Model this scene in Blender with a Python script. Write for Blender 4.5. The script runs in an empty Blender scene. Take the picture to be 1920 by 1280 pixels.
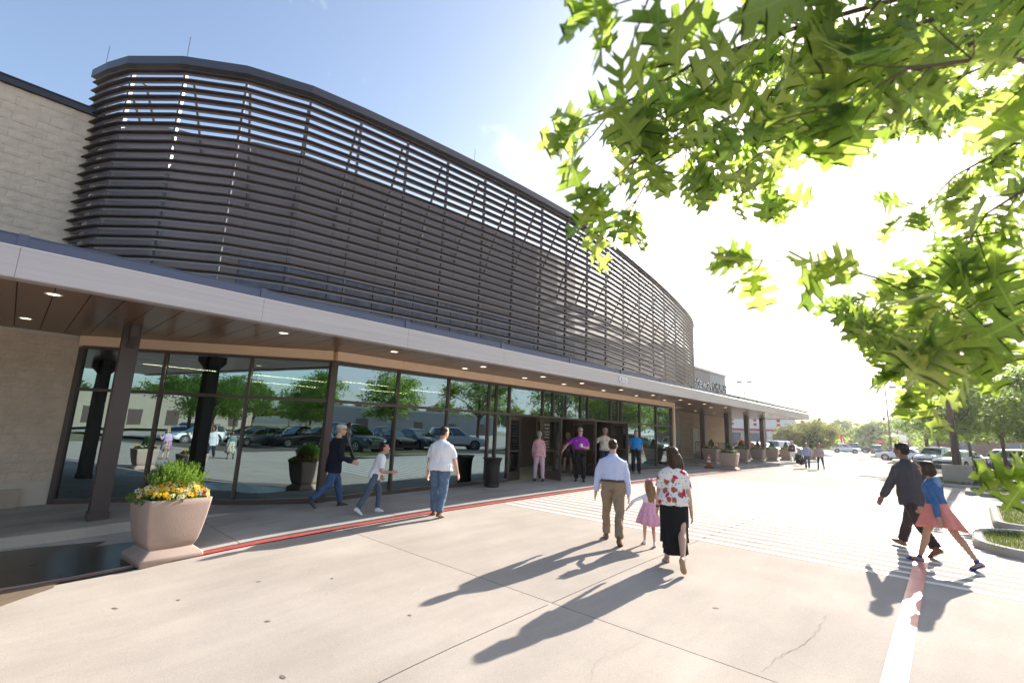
import bpy, bmesh, math, random
import numpy as np
from mathutils import Vector, Matrix, noise

scene = bpy.context.scene
COL = scene.collection
D = bpy.data
R = math.radians
PI = math.pi

# ---------------------------------------------------------------- camera, sky, sun, exposure
cam = D.objects.new("camera", D.cameras.new("camera"))
COL.objects.link(cam)
cam.data.sensor_width = 36.0
cam.data.lens = 890.0 / 1920.0 * 36.0
_r, _u, _f = Vector((0.7244, 0.6882, 0.0395)), Vector((0.0988, -0.1603, 0.9821)), Vector((-0.6822, 0.7076, 0.1842))
_f.normalize(); _r = (_r - _f * _r.dot(_f)).normalized(); _u = _r.cross(_f)
cam.matrix_world = Matrix(((_r.x, _u.x, -_f.x, 0), (_r.y, _u.y, -_f.y, 0), (_r.z, _u.z, -_f.z, 1.75), (0, 0, 0, 1)))
cam.data.clip_start = 0.05
cam.data.clip_end = 6000
cam.data.dof.use_dof = True
cam.data.dof.focus_distance = 9.0
cam.data.dof.aperture_fstop = 3.2
scene.camera = cam

SUN_EL, SUN_AZ = 25.6, 0.4          # azimuth from +Y towards +X
world = D.worlds.new("World")
scene.world = world
world.use_nodes = True
wn, wl = world.node_tree.nodes, world.node_tree.links
wn.clear()
wout = wn.new("ShaderNodeOutputWorld")
wbg = wn.new("ShaderNodeBackground")
wbg.inputs[1].default_value = 0.11
sky = wn.new("ShaderNodeTexSky")
sky.sky_type = 'NISHITA'
sky.sun_disc = False
sky.sun_elevation = R(SUN_EL)
sky.sun_rotation = R(SUN_AZ)
sky.altitude = 150
sky.air_density = 1.0
sky.dust_density = 2.4
sky.ozone_density = 0.6
# thin broken clouds, laid out on a flat layer over the whole sky
tc = wn.new("ShaderNodeTexCoord")
sep = wn.new("ShaderNodeSeparateXYZ")
wl.new(tc.outputs["Generated"], sep.inputs[0])
def wmath(op, a, b=None, clamp=False):
    n = wn.new("ShaderNodeMath"); n.operation = op; n.use_clamp = clamp
    for i, v in enumerate((a, b)):
        if v is None: continue
        if isinstance(v, (int, float)): n.inputs[i].default_value = v
        else: wl.new(v, n.inputs[i])
    return n.outputs[0]
zz = wmath('ADD', wmath('MAXIMUM', sep.outputs[2], 0.0), 0.10)
cmb = wn.new("ShaderNodeCombineXYZ")
wl.new(wmath('ADD', wmath('DIVIDE', sep.outputs[0], zz), 3.1), cmb.inputs[0])
wl.new(wmath('ADD', wmath('DIVIDE', sep.outputs[1], zz), 1.7), cmb.inputs[1])
cn = wn.new("ShaderNodeTexNoise"); cn.inputs["Scale"].default_value = 2.6; cn.inputs["Detail"].default_value = 9
cn.inputs["Roughness"].default_value = 0.62; cn.inputs["Distortion"].default_value = 0.25
wl.new(cmb.outputs[0], cn.inputs["Vector"])
cn2 = wn.new("ShaderNodeTexNoise"); cn2.inputs["Scale"].default_value = 0.5; cn2.inputs["Detail"].default_value = 3
wl.new(cmb.outputs[0], cn2.inputs["Vector"])
bank = wmath('MULTIPLY', wmath('ADD', sep.outputs[1], wmath('MULTIPLY', sep.outputs[0], 0.55)), 0.34)   # a cloud bank lying to the +Y side
cov = wmath('ADD', wmath('ADD', cn.outputs[0], wmath('MULTIPLY', wmath('SUBTRACT', cn2.outputs[0], 0.5), 0.5)), bank)
cr = wn.new("ShaderNodeValToRGB")
cr.color_ramp.elements[0].position = 0.60; cr.color_ramp.elements[1].position = 0.78
wl.new(cov, cr.inputs[0])
cmix = wn.new("ShaderNodeMix"); cmix.data_type = 'RGBA'
wl.new(wmath('MULTIPLY', cr.outputs[0], 0.85), cmix.inputs["Factor"])
wl.new(sky.outputs[0], cmix.inputs["A"])
cmix.inputs["B"].default_value = (4.2, 4.3, 4.5, 1)
wl.new(cmix.outputs["Result"], wbg.inputs[0])
wl.new(wbg.outputs[0], wout.inputs[0])

sun = D.objects.new("sun", D.lights.new("sun", 'SUN'))
COL.objects.link(sun)
sun.data.energy = 5.0
sun.data.angle = R(0.55)
sun.data.color = (1.0, 0.93, 0.82)
_sd = Vector((math.sin(R(SUN_AZ)) * math.cos(R(SUN_EL)), math.cos(R(SUN_AZ)) * math.cos(R(SUN_EL)), math.sin(R(SUN_EL))))
sun.rotation_euler = _sd.to_track_quat('Z', 'Y').to_euler()
sun.location = (0, 40, 60)

scene.view_settings.view_transform = 'Standard'
scene.view_settings.look = 'None'
scene.view_settings.gamma = 1.0
scene.view_settings.use_curve_mapping = False
scene.view_settings.exposure = 1.45
scene.render.engine = 'CYCLES'
scene.cycles.max_bounces = 8
scene.cycles.transparent_max_bounces = 16
scene.cycles.sample_clamp_indirect = 8
scene.cycles.use_denoising = True

# ---------------------------------------------------------------- helpers
class MB:
    """collects geometry for one mesh"""
    def __init__(s): s.v = []; s.f = []; s.m = []
    def add(s, vs, fs, m=0):
        n = len(s.v); s.v += [tuple(p) for p in vs]
        s.f += [tuple(i + n for i in f) for f in fs]; s.m += [m] * len(fs)
        return s
    def box(s, x0, y0, z0, x1, y1, z1, m=0):
        v = [(x0, y0, z0), (x1, y0, z0), (x1, y1, z0), (x0, y1, z0), (x0, y0, z1), (x1, y0, z1), (x1, y1, z1), (x0, y1, z1)]
        return s.add(v, [(0, 3, 2, 1), (4, 5, 6, 7), (0, 1, 5, 4), (1, 2, 6, 5), (2, 3, 7, 6), (3, 0, 4, 7)], m)
    def bar(s, a, b, w, h, m=0, up=(0, 0, 1)):
        """box beam from a to b, w wide, h high"""
        a, b = Vector(a), Vector(b); d = (b - a).normalized(); up = Vector(up)
        if abs(d.dot(up)) > .98: up = Vector((1, 0, 0))
        x = d.cross(up).normalized() * w / 2; y = x.cross(d).normalized() * h / 2
        v = [a - x - y, a + x - y, a + x + y, a - x + y, b - x - y, b + x - y, b + x + y, b - x + y]
        return s.add(v, [(3, 2, 1, 0), (4, 5, 6, 7), (0, 1, 5, 4), (1, 2, 6, 5), (2, 3, 7, 6), (3, 0, 4, 7)], m)
    def prism(s, poly, z0, z1, m=0, top=True):
        n = len(poly)
        v = [(p[0], p[1], z0) for p in poly] + [(p[0], p[1], z1) for p in poly]
        f = [(i, (i + 1) % n, n + (i + 1) % n, n + i) for i in range(n)]
        if top: f += [tuple(range(n, 2 * n)), tuple(range(n - 1, -1, -1))]
        return s.add(v, f, m)
    def rings(s, rings, m=0, cap=True, closed=True):
        n = len(rings[0]); v = [p for r in rings for p in r]; f = []
        for i in range(len(rings) - 1):
            for j in range(n if closed else n - 1):
                k = (j + 1) % n
                f.append((i * n + j, i * n + k, (i + 1) * n + k, (i + 1) * n + j))
        if cap and closed:
            f.append(tuple(range(n - 1, -1, -1))); f.append(tuple((len(rings) - 1) * n + j for j in range(n)))
        return s.add(v, f, m)
    def tube(s, pts, rad, n=8, m=0, round_ends=False):
        pts = [Vector(p) for p in pts]
        if not hasattr(rad, '__len__'): rad = [rad] * len(pts)
        rs = []; ref = None
        for i, p in enumerate(pts):
            d = (pts[min(i + 1, len(pts) - 1)] - pts[max(i - 1, 0)]).normalized()
            if ref is None:
                ref = d.orthogonal().normalized()
            ref = (ref - d * ref.dot(d)).normalized(); bi = d.cross(ref)
            def ring(c, r): return [c + (ref * math.cos(2 * PI * k / n) + bi * math.sin(2 * PI * k / n)) * r for k in range(n)]
            if round_ends and i == 0:
                for q in (0.15, .6, .9): rs.append(ring(p - d * rad[0] * math.sqrt(1 - q * q), rad[0] * q))
            rs.append(ring(p, rad[i]))
            if round_ends and i == len(pts) - 1:
                for q in (.9, .6, .15): rs.append(ring(p + d * rad[i] * math.sqrt(1 - q * q), rad[i] * q))
        return s.rings(rs, m)
    def lathe(s, prof, c=(0, 0, 0), n=16, m=0):
        c = Vector(c)
        return s.rings([[c + Vector((r * math.cos(2 * PI * k / n), r * math.sin(2 * PI * k / n), z)) for k in range(n)] for r, z in prof], m)
    def ell(s, c, rx, ry, rz, n=10, m=0, rot=None):
        c = Vector(c); rs = []
        for i in range(1, 8):
            a = -PI / 2 + PI * i / 8
            ring = [Vector((rx * math.cos(a) * math.cos(2 * PI * k / n), ry * math.cos(a) * math.sin(2 * PI * k / n), rz * math.sin(a))) for k in range(n)]
            rs.append([c + ((rot @ p) if rot else p) for p in ring])
        return s.rings(rs, m)
    def mesh(s, name, mats, smooth=False):
        me = D.meshes.new(name)
        me.from_pydata([tuple(p) for p in s.v], [], s.f)
        for mt in (mats if isinstance(mats, (list, tuple)) else [mats]): me.materials.append(mt)
        if any(s.m): me.polygons.foreach_set('material_index', s.m)
        if smooth: me.polygons.foreach_set('use_smooth', [True] * len(me.polygons))
        me.update()
        return me

def root_matrix(o):
    while o.parent: o = o.parent
    return Matrix.Translation(o.location) @ o.rotation_euler.to_matrix().to_4x4()

def link(name, data, parent=None):
    o = D.objects.new(name, data); COL.objects.link(o)
    if parent: o.parent = parent
    return o

def obj(name, mb, mats, parent=None, smooth=False):
    """link mb (world coordinates) as one object; under a thing it is stored relative to the thing's base"""
    if parent is not None:
        M = root_matrix(parent).inverted()
        if M != Matrix.Identity(4): mb.v = [tuple(M @ Vector(p)) for p in mb.v]
    return link(name, mb.mesh(name, mats, smooth), parent)

def tag(o, label=None, cat=None, group=None, kind=None):
    if label: o['label'] = label
    if cat: o['category'] = cat
    if group: o['group'] = group
    if kind: o['kind'] = kind
    return o

def thing(name, label, cat, loc=(0, 0, 0), rz=0, group=None):
    o = D.objects.new(name, None); COL.objects.link(o)
    o.empty_display_size = .2
    o.location = loc; o.rotation_euler = (0, 0, rz)
    return tag(o, label, cat, group)

def dup(root, loc, rz=0, label=None, scale=None, swap=None, group=None):
    """a copy of a thing with copies of its parts and sub-parts; swap = {material: other material} on the copies"""
    def cp(o, par):
        c = o.copy(); COL.objects.link(c)
        c.parent = par
        if swap and o.type == 'MESH':
            for i, sl in enumerate(c.material_slots):
                if sl.material in swap:
                    new = swap[sl.material]; sl.link = 'OBJECT'; sl.material = new
        for ch in kids.get(o, ()): cp(ch, c)
        return c
    kids = {}
    for o in D.objects:
        if o.parent: kids.setdefault(o.parent, []).append(o)
    r = cp(root, None)
    r.location = loc; r.rotation_euler = (0, 0, rz)
    if scale: r.scale = scale if hasattr(scale, '__len__') else (scale,) * 3
    if label: r['label'] = label
    if group: r['group'] = group
    return r

def mat(name, col, rough=.6, metal=0.0, spec=.5, var=0.0, stretch=None, vscale=6.0, bump=0.0, bscale=30.0, bdist=.01, emit=None, estr=0, world_co=False, trans=None, tw=.5, coat=0):
    m = D.materials.new(name); m.use_nodes = True
    N, L = m.node_tree.nodes, m.node_tree.links
    b = N["Principled BSDF"]
    b.inputs["Base Color"].default_value = (*col, 1); b.inputs["Roughness"].default_value = rough
    b.inputs["Metallic"].default_value = metal; b.inputs["Specular IOR Level"].default_value = spec
    b.inputs["Coat Weight"].default_value = coat
    if emit: b.inputs["Emission Color"].default_value = (*emit, 1); b.inputs["Emission Strength"].default_value = estr
    if var or bump:
        if world_co: co = N.new("ShaderNodeNewGeometry").outputs["Position"]
        else: co = N.new("ShaderNodeTexCoord").outputs["Object"]
    if var:
        n = N.new("ShaderNodeTexNoise"); n.inputs["Scale"].default_value = vscale; n.inputs["Detail"].default_value = 6
        n.inputs["Roughness"].default_value = .65
        if stretch:
            mp = N.new("ShaderNodeMapping"); mp.inputs["Scale"].default_value = stretch; L.new(co, mp.inputs[0]); L.new(mp.outputs[0], n.inputs["Vector"])
        else: L.new(co, n.inputs["Vector"])
        r = N.new("ShaderNodeMapRange"); r.inputs[1].default_value = .25; r.inputs[2].default_value = .75
        r.inputs[3].default_value = 1 - var; r.inputs[4].default_value = 1 + var
        L.new(n.outputs[0], r.inputs[0])
        mx = N.new("ShaderNodeMix"); mx.data_type = 'RGBA'; mx.blend_type = 'MULTIPLY'; mx.inputs["Factor"].default_value = 1
        mx.inputs["A"].default_value = (*col, 1); L.new(r.outputs[0], mx.inputs["B"])
        L.new(mx.outputs["Result"], b.inputs["Base Color"])
    if bump:
        n2 = N.new("ShaderNodeTexNoise"); n2.inputs["Scale"].default_value = bscale; n2.inputs["Detail"].default_value = 5
        L.new(co, n2.inputs["Vector"])
        bp = N.new("ShaderNodeBump"); bp.inputs["Strength"].default_value = bump; bp.inputs["Distance"].default_value = bdist
        L.new(n2.outputs[0], bp.inputs["Height"]); L.new(bp.outputs[0], b.inputs["Normal"])
    if trans:
        t = N.new("ShaderNodeBsdfTranslucent"); t.inputs[0].default_value = (*trans, 1)
        ms = N.new("ShaderNodeMixShader"); ms.inputs[0].default_value = tw
        L.new(b.outputs[0], ms.inputs[1]); L.new(t.outputs[0], ms.inputs[2])
        L.new(ms.outputs[0], N["Material Output"].inputs["Surface"])
    return m

def glass(name, tint, refl, tr, wavy=0.0):
    """tinted window glass: mirror-like coat over a dark tinted see-through body"""
    m = D.materials.new(name); m.use_nodes = True
    N, L = m.node_tree.nodes, m.node_tree.links
    N.remove(N["Principled BSDF"])
    g = N.new("ShaderNodeBsdfGlossy"); g.inputs["Color"].default_value = (*tint, 1); g.inputs["Roughness"].default_value = 0.0
    t = N.new("ShaderNodeBsdfTransparent"); t.inputs[0].default_value = (*tr, 1)
    fr = N.new("ShaderNodeFresnel"); fr.inputs[0].default_value = 1.5
    mr = N.new("ShaderNodeMapRange"); mr.inputs[1].default_value = .04; mr.inputs[2].default_value = 1; mr.inputs[3].default_value = refl; mr.inputs[4].default_value = 1
    L.new(fr.outputs[0], mr.inputs[0])
    ms = N.new("ShaderNodeMixShader")
    L.new(mr.outputs[0], ms.inputs[0]); L.new(t.outputs[0], ms.inputs[1]); L.new(g.outputs[0], ms.inputs[2])
    if wavy:
        co = N.new("ShaderNodeNewGeometry").outputs["Position"]
        n = N.new("ShaderNodeTexNoise"); n.inputs["Scale"].default_value = .9; n.inputs["Detail"].default_value = 1
        L.new(co, n.inputs["Vector"])
        bp = N.new("ShaderNodeBump"); bp.inputs["Strength"].default_value = wavy; bp.inputs["Distance"].default_value = .02
        L.new(n.outputs[0], bp.inputs["Height"]); L.new(bp.outputs[0], g.inputs["Normal"])
    L.new(ms.outputs[0], N["Material Output"].inputs["Surface"])
    return m

# ground height: the drive rises gently away from the camera, then levels out
_gy = [-60, -6, 0, 1.5, 3, 6.5, 10.5, 15, 20, 30, 60, 400]
_gh = [2.35, 2.30, 2.22, 2.15, 2.02, 1.86, 1.75, 1.66, 1.60, 1.57, 1.63, 1.63]
_ty = np.linspace(-60, 400, 1841)
_tz = 1.75 - np.interp(_ty, _gy, _gh)
_k = np.exp(-np.linspace(-2, 2, 9) ** 2); _k /= _k.sum()
_tz = np.convolve(np.pad(_tz, 4, mode='edge'), _k, mode='valid')
def zg(y): return float(np.interp(y, _ty, _tz))
def sst(a, b, x):
    t = min(1, max(0, (x - a) / (b - a))); return t * t * (3 - 2 * t)
def zs(x, y):
    """top of the pavement by the building"""
    z = zg(y) + .012
    if x < -11.55: z += .16 * (1 - sst(1.7, 4.2, y))
    else: z += .02 * sst(2.0, 4.2, y)
    return z
FX = -9.6                                                   # far kerb line
def zs2(x, y): return zg(y) + .012 + .12
def floor_at(x, y):
    if x > -8.95: return zg(y) + .004
    if y > 27.2 and x < FX: return zs2(x, y)
    return zs(x, y)

# ---------------------------------------------------------------- materials
def concrete(name, col, dirt=.18, wet=False):
    m = D.materials.new(name); m.use_nodes = True
    N, L = m.node_tree.nodes, m.node_tree.links
    b = N["Principled BSDF"]; b.inputs["Roughness"].default_value = .88; b.inputs["Specular IOR Level"].default_value = .05
    co = N.new("ShaderNodeNewGeometry").outputs["Position"]
    def ns(scale, det, vec=co):
        n = N.new("ShaderNodeTexNoise"); n.inputs["Scale"].default_value = scale; n.inputs["Detail"].default_value = det
        n.inputs["Roughness"].default_value = .6
        L.new(vec, n.inputs["Vector"]); return n.outputs[0]
    def rng(v, a, b_, c, d):
        r = N.new("ShaderNodeMapRange"); L.new(v, r.inputs[0])
        for i, q in enumerate((a, b_, c, d)): r.inputs[i + 1].default_value = q
        return r.outputs[0]
    def mul(a, b_):
        q = N.new("ShaderNodeMath"); q.operation = 'MULTIPLY'; L.new(a, q.inputs[0]); L.new(b_, q.inputs[1]); return q.outputs[0]
    mp = N.new("ShaderNodeMapping"); mp.inputs["Scale"].default_value = (1.0, .22, 1); mp.inputs["Rotation"].default_value = (0, 0, .15); L.new(co, mp.inputs[0])
    v = mul(rng(ns(.55, 6), .3, .7, 1 - dirt, 1 + dirt * .6), rng(ns(2.3, 5, mp.outputs[0]), .3, .7, 1 - dirt * .7, 1 + dirt * .4))
    v = mul(v, rng(ns(85, 3), .3, .7, .86, 1.1))
    v = mul(v, rng(N.new("ShaderNodeObjectInfo").outputs["Random"], 0, 1, .945, 1.045))     # slab to slab
    vo = N.new("ShaderNodeTexVoronoi"); vo.inputs["Scale"].default_value = .55; L.new(co, vo.inputs["Vector"])
    v = mul(v, rng(vo.outputs[0], .018, .032, .35, 1))           # old gum and oil spots
    mx = N.new("ShaderNodeMix"); mx.data_type = 'RGBA'; mx.blend_type = 'MULTIPLY'; mx.inputs["Factor"].default_value = 1
    mx.inputs["A"].default_value = (*col, 1); L.new(v, mx.inputs["B"]); L.new(mx.outputs["Result"], b.inputs["Base Color"])
    bp = N.new("ShaderNodeBump"); bp.inputs["Strength"].default_value = .35; bp.inputs["Distance"].default_value = .004
    L.new(ns(120, 4), bp.inputs["Height"]); L.new(bp.outputs[0], b.inputs["Normal"])
    return m
M = {}
M['drive'] = concrete('drive_concrete', (.43, .378, .332), .14)
M['walk'] = concrete('walk_concrete', (.40, .385, .36), .24)
M['lot'] = concrete('lot_concrete', (.40, .37, .33), .2)
M['kerb'] = concrete('kerb_concrete', (.42, .385, .34), .2)
M['crackfill'] = mat('crack_dark', (.20, .165, .135), .95)  # even dark brown colour of the thin crack ribbons
M['gap'] = mat('joint_filler', (.10, .085, .07), .95)
M['white_paint'] = mat('white_paint', (.66, .645, .61), .6, var=.16, vscale=12, world_co=True, spec=.2)
M['red_paint'] = mat('red_kerb_paint', (.50, .075, .06), .42, var=.22, vscale=7, world_co=True, bump=.2, bscale=60)
M['wet'] = mat('wet_concrete', (.045, .036, .028), .26, spec=.4, var=.45, vscale=2.2, world_co=True, bump=.35, bscale=60, bdist=.006)
M['damp'] = mat('damp_concrete', (.20, .145, .10), .5, var=.25, vscale=5, world_co=True)
M['stone'] = mat('split_face_block', (.60, .51, .42), .92, spec=.2, var=.13, vscale=3.5, bump=.5, bscale=26, bdist=.02, world_co=True)
M['mortar'] = mat('mortar', (.58, .53, .46), .95, spec=.1)
M['smooth_stone'] = mat('smooth_stone', (.43, .37, .30), .85, var=.08, vscale=5, world_co=True)
M['tan_trim'] = mat('tan_header', (.84, .63, .44), .6, var=.05, vscale=2)
M['parapet'] = mat('dark_coping', (.035, .037, .05), .4, metal=.3)
M['bronze'] = mat('bronze_frame', (.085, .062, .055), .42, metal=.25)
M['louvre'] = mat('louvre_flange_metal', (.042, .023, .016), .5, metal=.0, var=.08, vscale=1.5)
M['louvre_leg'] = mat('louvre_face_metal', (.27, .25, .275), .40, metal=.6, var=.06, vscale=1.5)
M['louvre_cap'] = mat('louvre_cap_metal', (.085, .08, .09), .38, metal=.5)
M['post'] = mat('screen_post_metal', (.13, .125, .13), .4, metal=.5)
M['clad'] = mat('dark_cladding', (.215, .19, .20), .55, var=.12, vscale=.8, world_co=True)
M['fascia'] = mat('fascia_metal', (.46, .43, .44), .42, metal=.35, var=.10, vscale=1.0, world_co=True, stretch=(14, .35, 14))
M['gutter'] = mat('gutter_metal', (.085, .10, .155), .36, metal=.45)
M['soffit'] = mat('soffit_board', (.14, .078, .046), .3, spec=.5, var=.1, vscale=1.5)
M['column'] = mat('column_paint', (.075, .058, .058), .38, spec=.5)
M['lamp'] = mat('lamp_glow', (1, .85, .6), .5, emit=(1, .78, .5), estr=1.8)
M['strip'] = mat('strip_glow', (1, .95, .6), .5, emit=(1, .92, .55), estr=28)
M['pane'] = glass('tinted_glass', (.66, .89, .98), .36, (.16, .17, .16), .075)
M['door_pane'] = glass('door_glass', (.75, .8, .85), .22, (.28, .28, .28), .02)
M['up_glass'] = mat('upper_glass', (.11, .125, .18), .25, spec=.6, var=.45, vscale=4, world_co=True)
M['inside'] = mat('lobby_wall_paint', (.16, .115, .08), .8)
M['inside_floor'] = mat('lobby_carpet', (.06, .055, .05), .8)
M['inside_ceiling'] = mat('lobby_ceiling_paint', (.32, .31, .29), .8)
M['black'] = mat('black_metal', (.012, .012, .014), .35, spec=.5)
M['dark'] = mat('dark_void', (.008, .008, .008), .9)
M['white_sign'] = mat('white_sign_face', (.80, .80, .82), .45)
M['letter_side'] = mat('letter_side', (.03, .02, .03), .5)
M['planter'] = mat('planter_cast_stone', (.35, .262, .222), .8, var=.07, vscale=4, bump=.55, bscale=75, bdist=.006)
M['soil'] = mat('soil', (.035, .025, .018), .95)
M['rubber'] = mat('black_rubber', (.015, .015, .015), .75)
M['cone'] = mat('cone_orange', (.80, .10, .02), .5)
M['reflective'] = mat('cone_band', (.78, .78, .76), .4)
M['grass'] = mat('lawn_grass', (.10, .13, .03), .8, trans=(.16, .20, .03), tw=.35)
M['turf'] = mat('turf_soil', (.075, .085, .03), .9, var=.35, vscale=6, world_co=True)
M['bark'] = mat('bark', (.10, .075, .055), .9, var=.25, vscale=14, bump=.8, bscale=25, bdist=.02)
M['twig'] = mat('twig_bark', (.11, .075, .05), .75)
def leaf_mat():
    m = D.materials.new('oak_leaf'); m.use_nodes = True; N, L = m.node_tree.nodes, m.node_tree.links
    b = N["Principled BSDF"]; b.inputs["Roughness"].default_value = .45; b.inputs["Specular IOR Level"].default_value = .45
    at = N.new("ShaderNodeAttribute"); at.attribute_name = 'tint'
    oi_ = N.new("ShaderNodeObjectInfo")
    ad = N.new("ShaderNodeMath"); ad.operation = 'ADD'; L.new(at.outputs["Fac"], ad.inputs[0]); L.new(oi_.outputs["Random"], ad.inputs[1])
    fr = N.new("ShaderNodeMath"); fr.operation = 'FRACT'; L.new(ad.outputs[0], fr.inputs[0])
    co = N.new("ShaderNodeAttribute"); co.attribute_name = 'leaf_uv'
    sp = N.new("ShaderNodeSeparateXYZ"); L.new(co.outputs["Vector"], sp.inputs[0])
    def mt(op, a, b_=None, c=None):
        q = N.new("ShaderNodeMath"); q.operation = op
        for k, v in enumerate((a, b_, c)):
            if v is None: continue
            if isinstance(v, (int, float)): q.inputs[k].default_value = v
            else: L.new(v, q.inputs[k])
        return q.outputs[0]
    ax = mt('ABSOLUTE', sp.outputs[0])
    rib = mt('LESS_THAN', ax, .014)
    sv = mt('LESS_THAN', mt('ABSOLUTE', mt('SUBTRACT', mt('FRACT', mt('MULTIPLY', mt('SUBTRACT', sp.outputs[1], mt('MULTIPLY', ax, .75)), 6.5)), .5)), .045)
    vein = mt('MAXIMUM', rib, mt('MULTIPLY', sv, .6))
    def ramp(cols):
        r = N.new("ShaderNodeValToRGB"); e = r.color_ramp.elements
        while len(e) < len(cols): e.new(.5)
        for k, c in enumerate(cols): e[k].position = k / (len(cols) - 1); e[k].color = (*c, 1)
        L.new(fr.outputs[0], r.inputs[0])
        mx = N.new("ShaderNodeMix"); mx.data_type = 'RGBA'; L.new(mt('MULTIPLY', vein, .45), mx.inputs["Factor"]); L.new(r.outputs[0], mx.inputs["A"]); mx.inputs["B"].default_value = (*[min(1, q * 1.5 + .05) for q in cols[1]], 1)
        return mx.outputs["Result"]
    L.new(ramp([(.045, .085, .022), (.08, .125, .03), (.10, .14, .05)]), b.inputs["Base Color"])
    t = N.new("ShaderNodeBsdfTranslucent"); L.new(ramp([(.31, .48, .06), (.43, .58, .085), (.56, .65, .15)]), t.inputs[0])
    ms = N.new("ShaderNodeMixShader"); ms.inputs[0].default_value = .6; L.new(b.outputs[0], ms.inputs[1]); L.new(t.outputs[0], ms.inputs[2]); L.new(ms.outputs[0], N["Material Output"].inputs["Surface"])
    return m
M['leaf'] = leaf_mat()
M['leaf2'] = mat('crown_leaf', (.05, .095, .018), .5, spec=.4, trans=(.32, .48, .05), tw=.5, var=.3, vscale=1.2, world_co=True)
M['leaf3'] = mat('far_leaf', (.075, .12, .025), .6, spec=.2, trans=(.34, .46, .05), tw=.55, var=.3, vscale=.12, world_co=True)
M['leaf4'] = mat('olive_leaf', (.085, .10, .022), .6, spec=.3, trans=(.26, .28, .04), tw=.45, var=.3, vscale=.9, world_co=True)
M['herb'] = mat('rosemary_leaf', (.07, .14, .025), .5, trans=(.25, .42, .05), tw=.45)
M['herb_dark'] = mat('boxwood_leaf', (.03, .075, .018), .5, trans=(.07, .16, .02), tw=.35)
M['gal'] = mat('grey_pole_paint', (.14, .10, .095), .4, metal=.4)
# ================================================================ GROUND
def sheet(mb, xs, ys, zf, m=0, skirt=0.0):
    nx, ny = len(xs), len(ys)
    v = [(x, y, zf(x, y)) for y in ys for x in xs]
    f = [(j * nx + i, j * nx + i + 1, (j + 1) * nx + i + 1, (j + 1) * nx + i) for j in range(ny - 1) for i in range(nx - 1)]
    mb.add(v, f, m)
    if skirt:
        loop = [(x, ys[0]) for x in xs] + [(xs[-1], y) for y in ys[1:]] + [(x, ys[-1]) for x in reversed(xs[:-1])] + [(xs[0], y) for y in reversed(ys[1:-1])]
        n = len(loop)
        vv = [(x, y, zf(x, y)) for x, y in loop] + [(x, y, zf(x, y) - skirt) for x, y in loop]
        mb.add(vv, [(i, n + i, n + (i + 1) % n, (i + 1) % n) for i in range(n)], m)
def steps(a, b, d):
    n = max(1, int(math.ceil((b - a) / d - 1e-6))); return [a + (b - a) * i / n for i in range(n + 1)]

g = MB(); sheet(g, [-400, -60, -15.2, 60, 400], [-400, -300, -60] + steps(-58, 66, 2) + [400], lambda x, y: zg(y) - .30)
M['earth'] = mat('dry_earth', (.16, .15, .075), .95, var=.3, vscale=.6, world_co=True)
tag(obj('ground', g, M['earth'], smooth=True), kind='structure')

g = MB(); sheet(g, [-8.97, -3, 3, 8.4], steps(-40, 150, 1), lambda x, y: zg(y) - .03)
drive = tag(obj('driveway', g, M['gap'], smooth=True), kind='structure')
sx = [-8.74, -3.72, 1.45, 8.3]
sy = [-37.3 + 6 * i for i in range(31)]
for i in range(3):
    for j in range(len(sy) - 1):
        if i == 2 and sy[j] < -25: continue
        s = MB(); sheet(s, steps(sx[i] + .006, sx[i + 1] - .006, 1.8), steps(sy[j] + .006, sy[j + 1] - .006, .5), lambda x, y: zg(y), skirt=.05)
        obj('slab', s, M['drive'], drive, smooth=True)
g = MB()
sheet(g, steps(8.32, 80, 8), steps(-70, 60, 1.0) + steps(62, 240, 20), lambda x, y: zg(y) - .004)
lot = tag(obj('parking_lot', g, M['lot'], smooth=True), kind='structure')
g = MB()
sheet(g, steps(-60, 8.3, 8), steps(143, 240, 20), lambda x, y: zg(y) - .002)
sheet(g, steps(-60, -15.5, 8), steps(48.5, 142.9, 6), lambda x, y: zg(y) - .002)
sheet(g, steps(-15.5, -8.99, 2), steps(48.5, 142.9, 6), lambda x, y: zg(y) - .002)
tag(obj('far_parking_lot', g, M['lot'], smooth=True), kind='structure')

# painted ribbon, 5 mm above the slab
def ribbon(mb, pts, w, lift=.005, m=0):
    L, Rr = [], []
    for i, p in enumerate(pts):
        a, b = Vector(pts[max(i - 1, 0)]), Vector(pts[min(i + 1, len(pts) - 1)]); d = (b - a); d.normalize()
        ww = w[i] if hasattr(w, '__len__') else w
        n = Vector((-d.y, d.x)) * ww / 2
        L.append((p[0] + n.x, p[1] + n.y)); Rr.append((p[0] - n.x, p[1] - n.y))
    k = len(pts)
    mb.add([(x, y, zg(y) + lift) for x, y in L] + [(x, y, zg(y) + lift) for x, y in Rr], [(i, k + i, k + i + 1, i + 1) for i in range(k - 1)], m)
# crossing: fine white bars right across the drive
cross = thing('crosswalk', 'wide crossing of many thin white painted bars across the driveway', 'crosswalk', (-4, 14.5, zg(14.5)))
k = 0; yb = 8.95
while yb < 20.4:
    s = MB(); xs_ = steps(-8.6, .1 if yb > 11.4 and yb < 19.4 else 1.2, 1.5)
    sheet(s, xs_, [yb - .065, yb + .065], lambda x, y: zg(y) + .004)
    obj('stripe', s, M['white_paint'], cross); yb += .335
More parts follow.
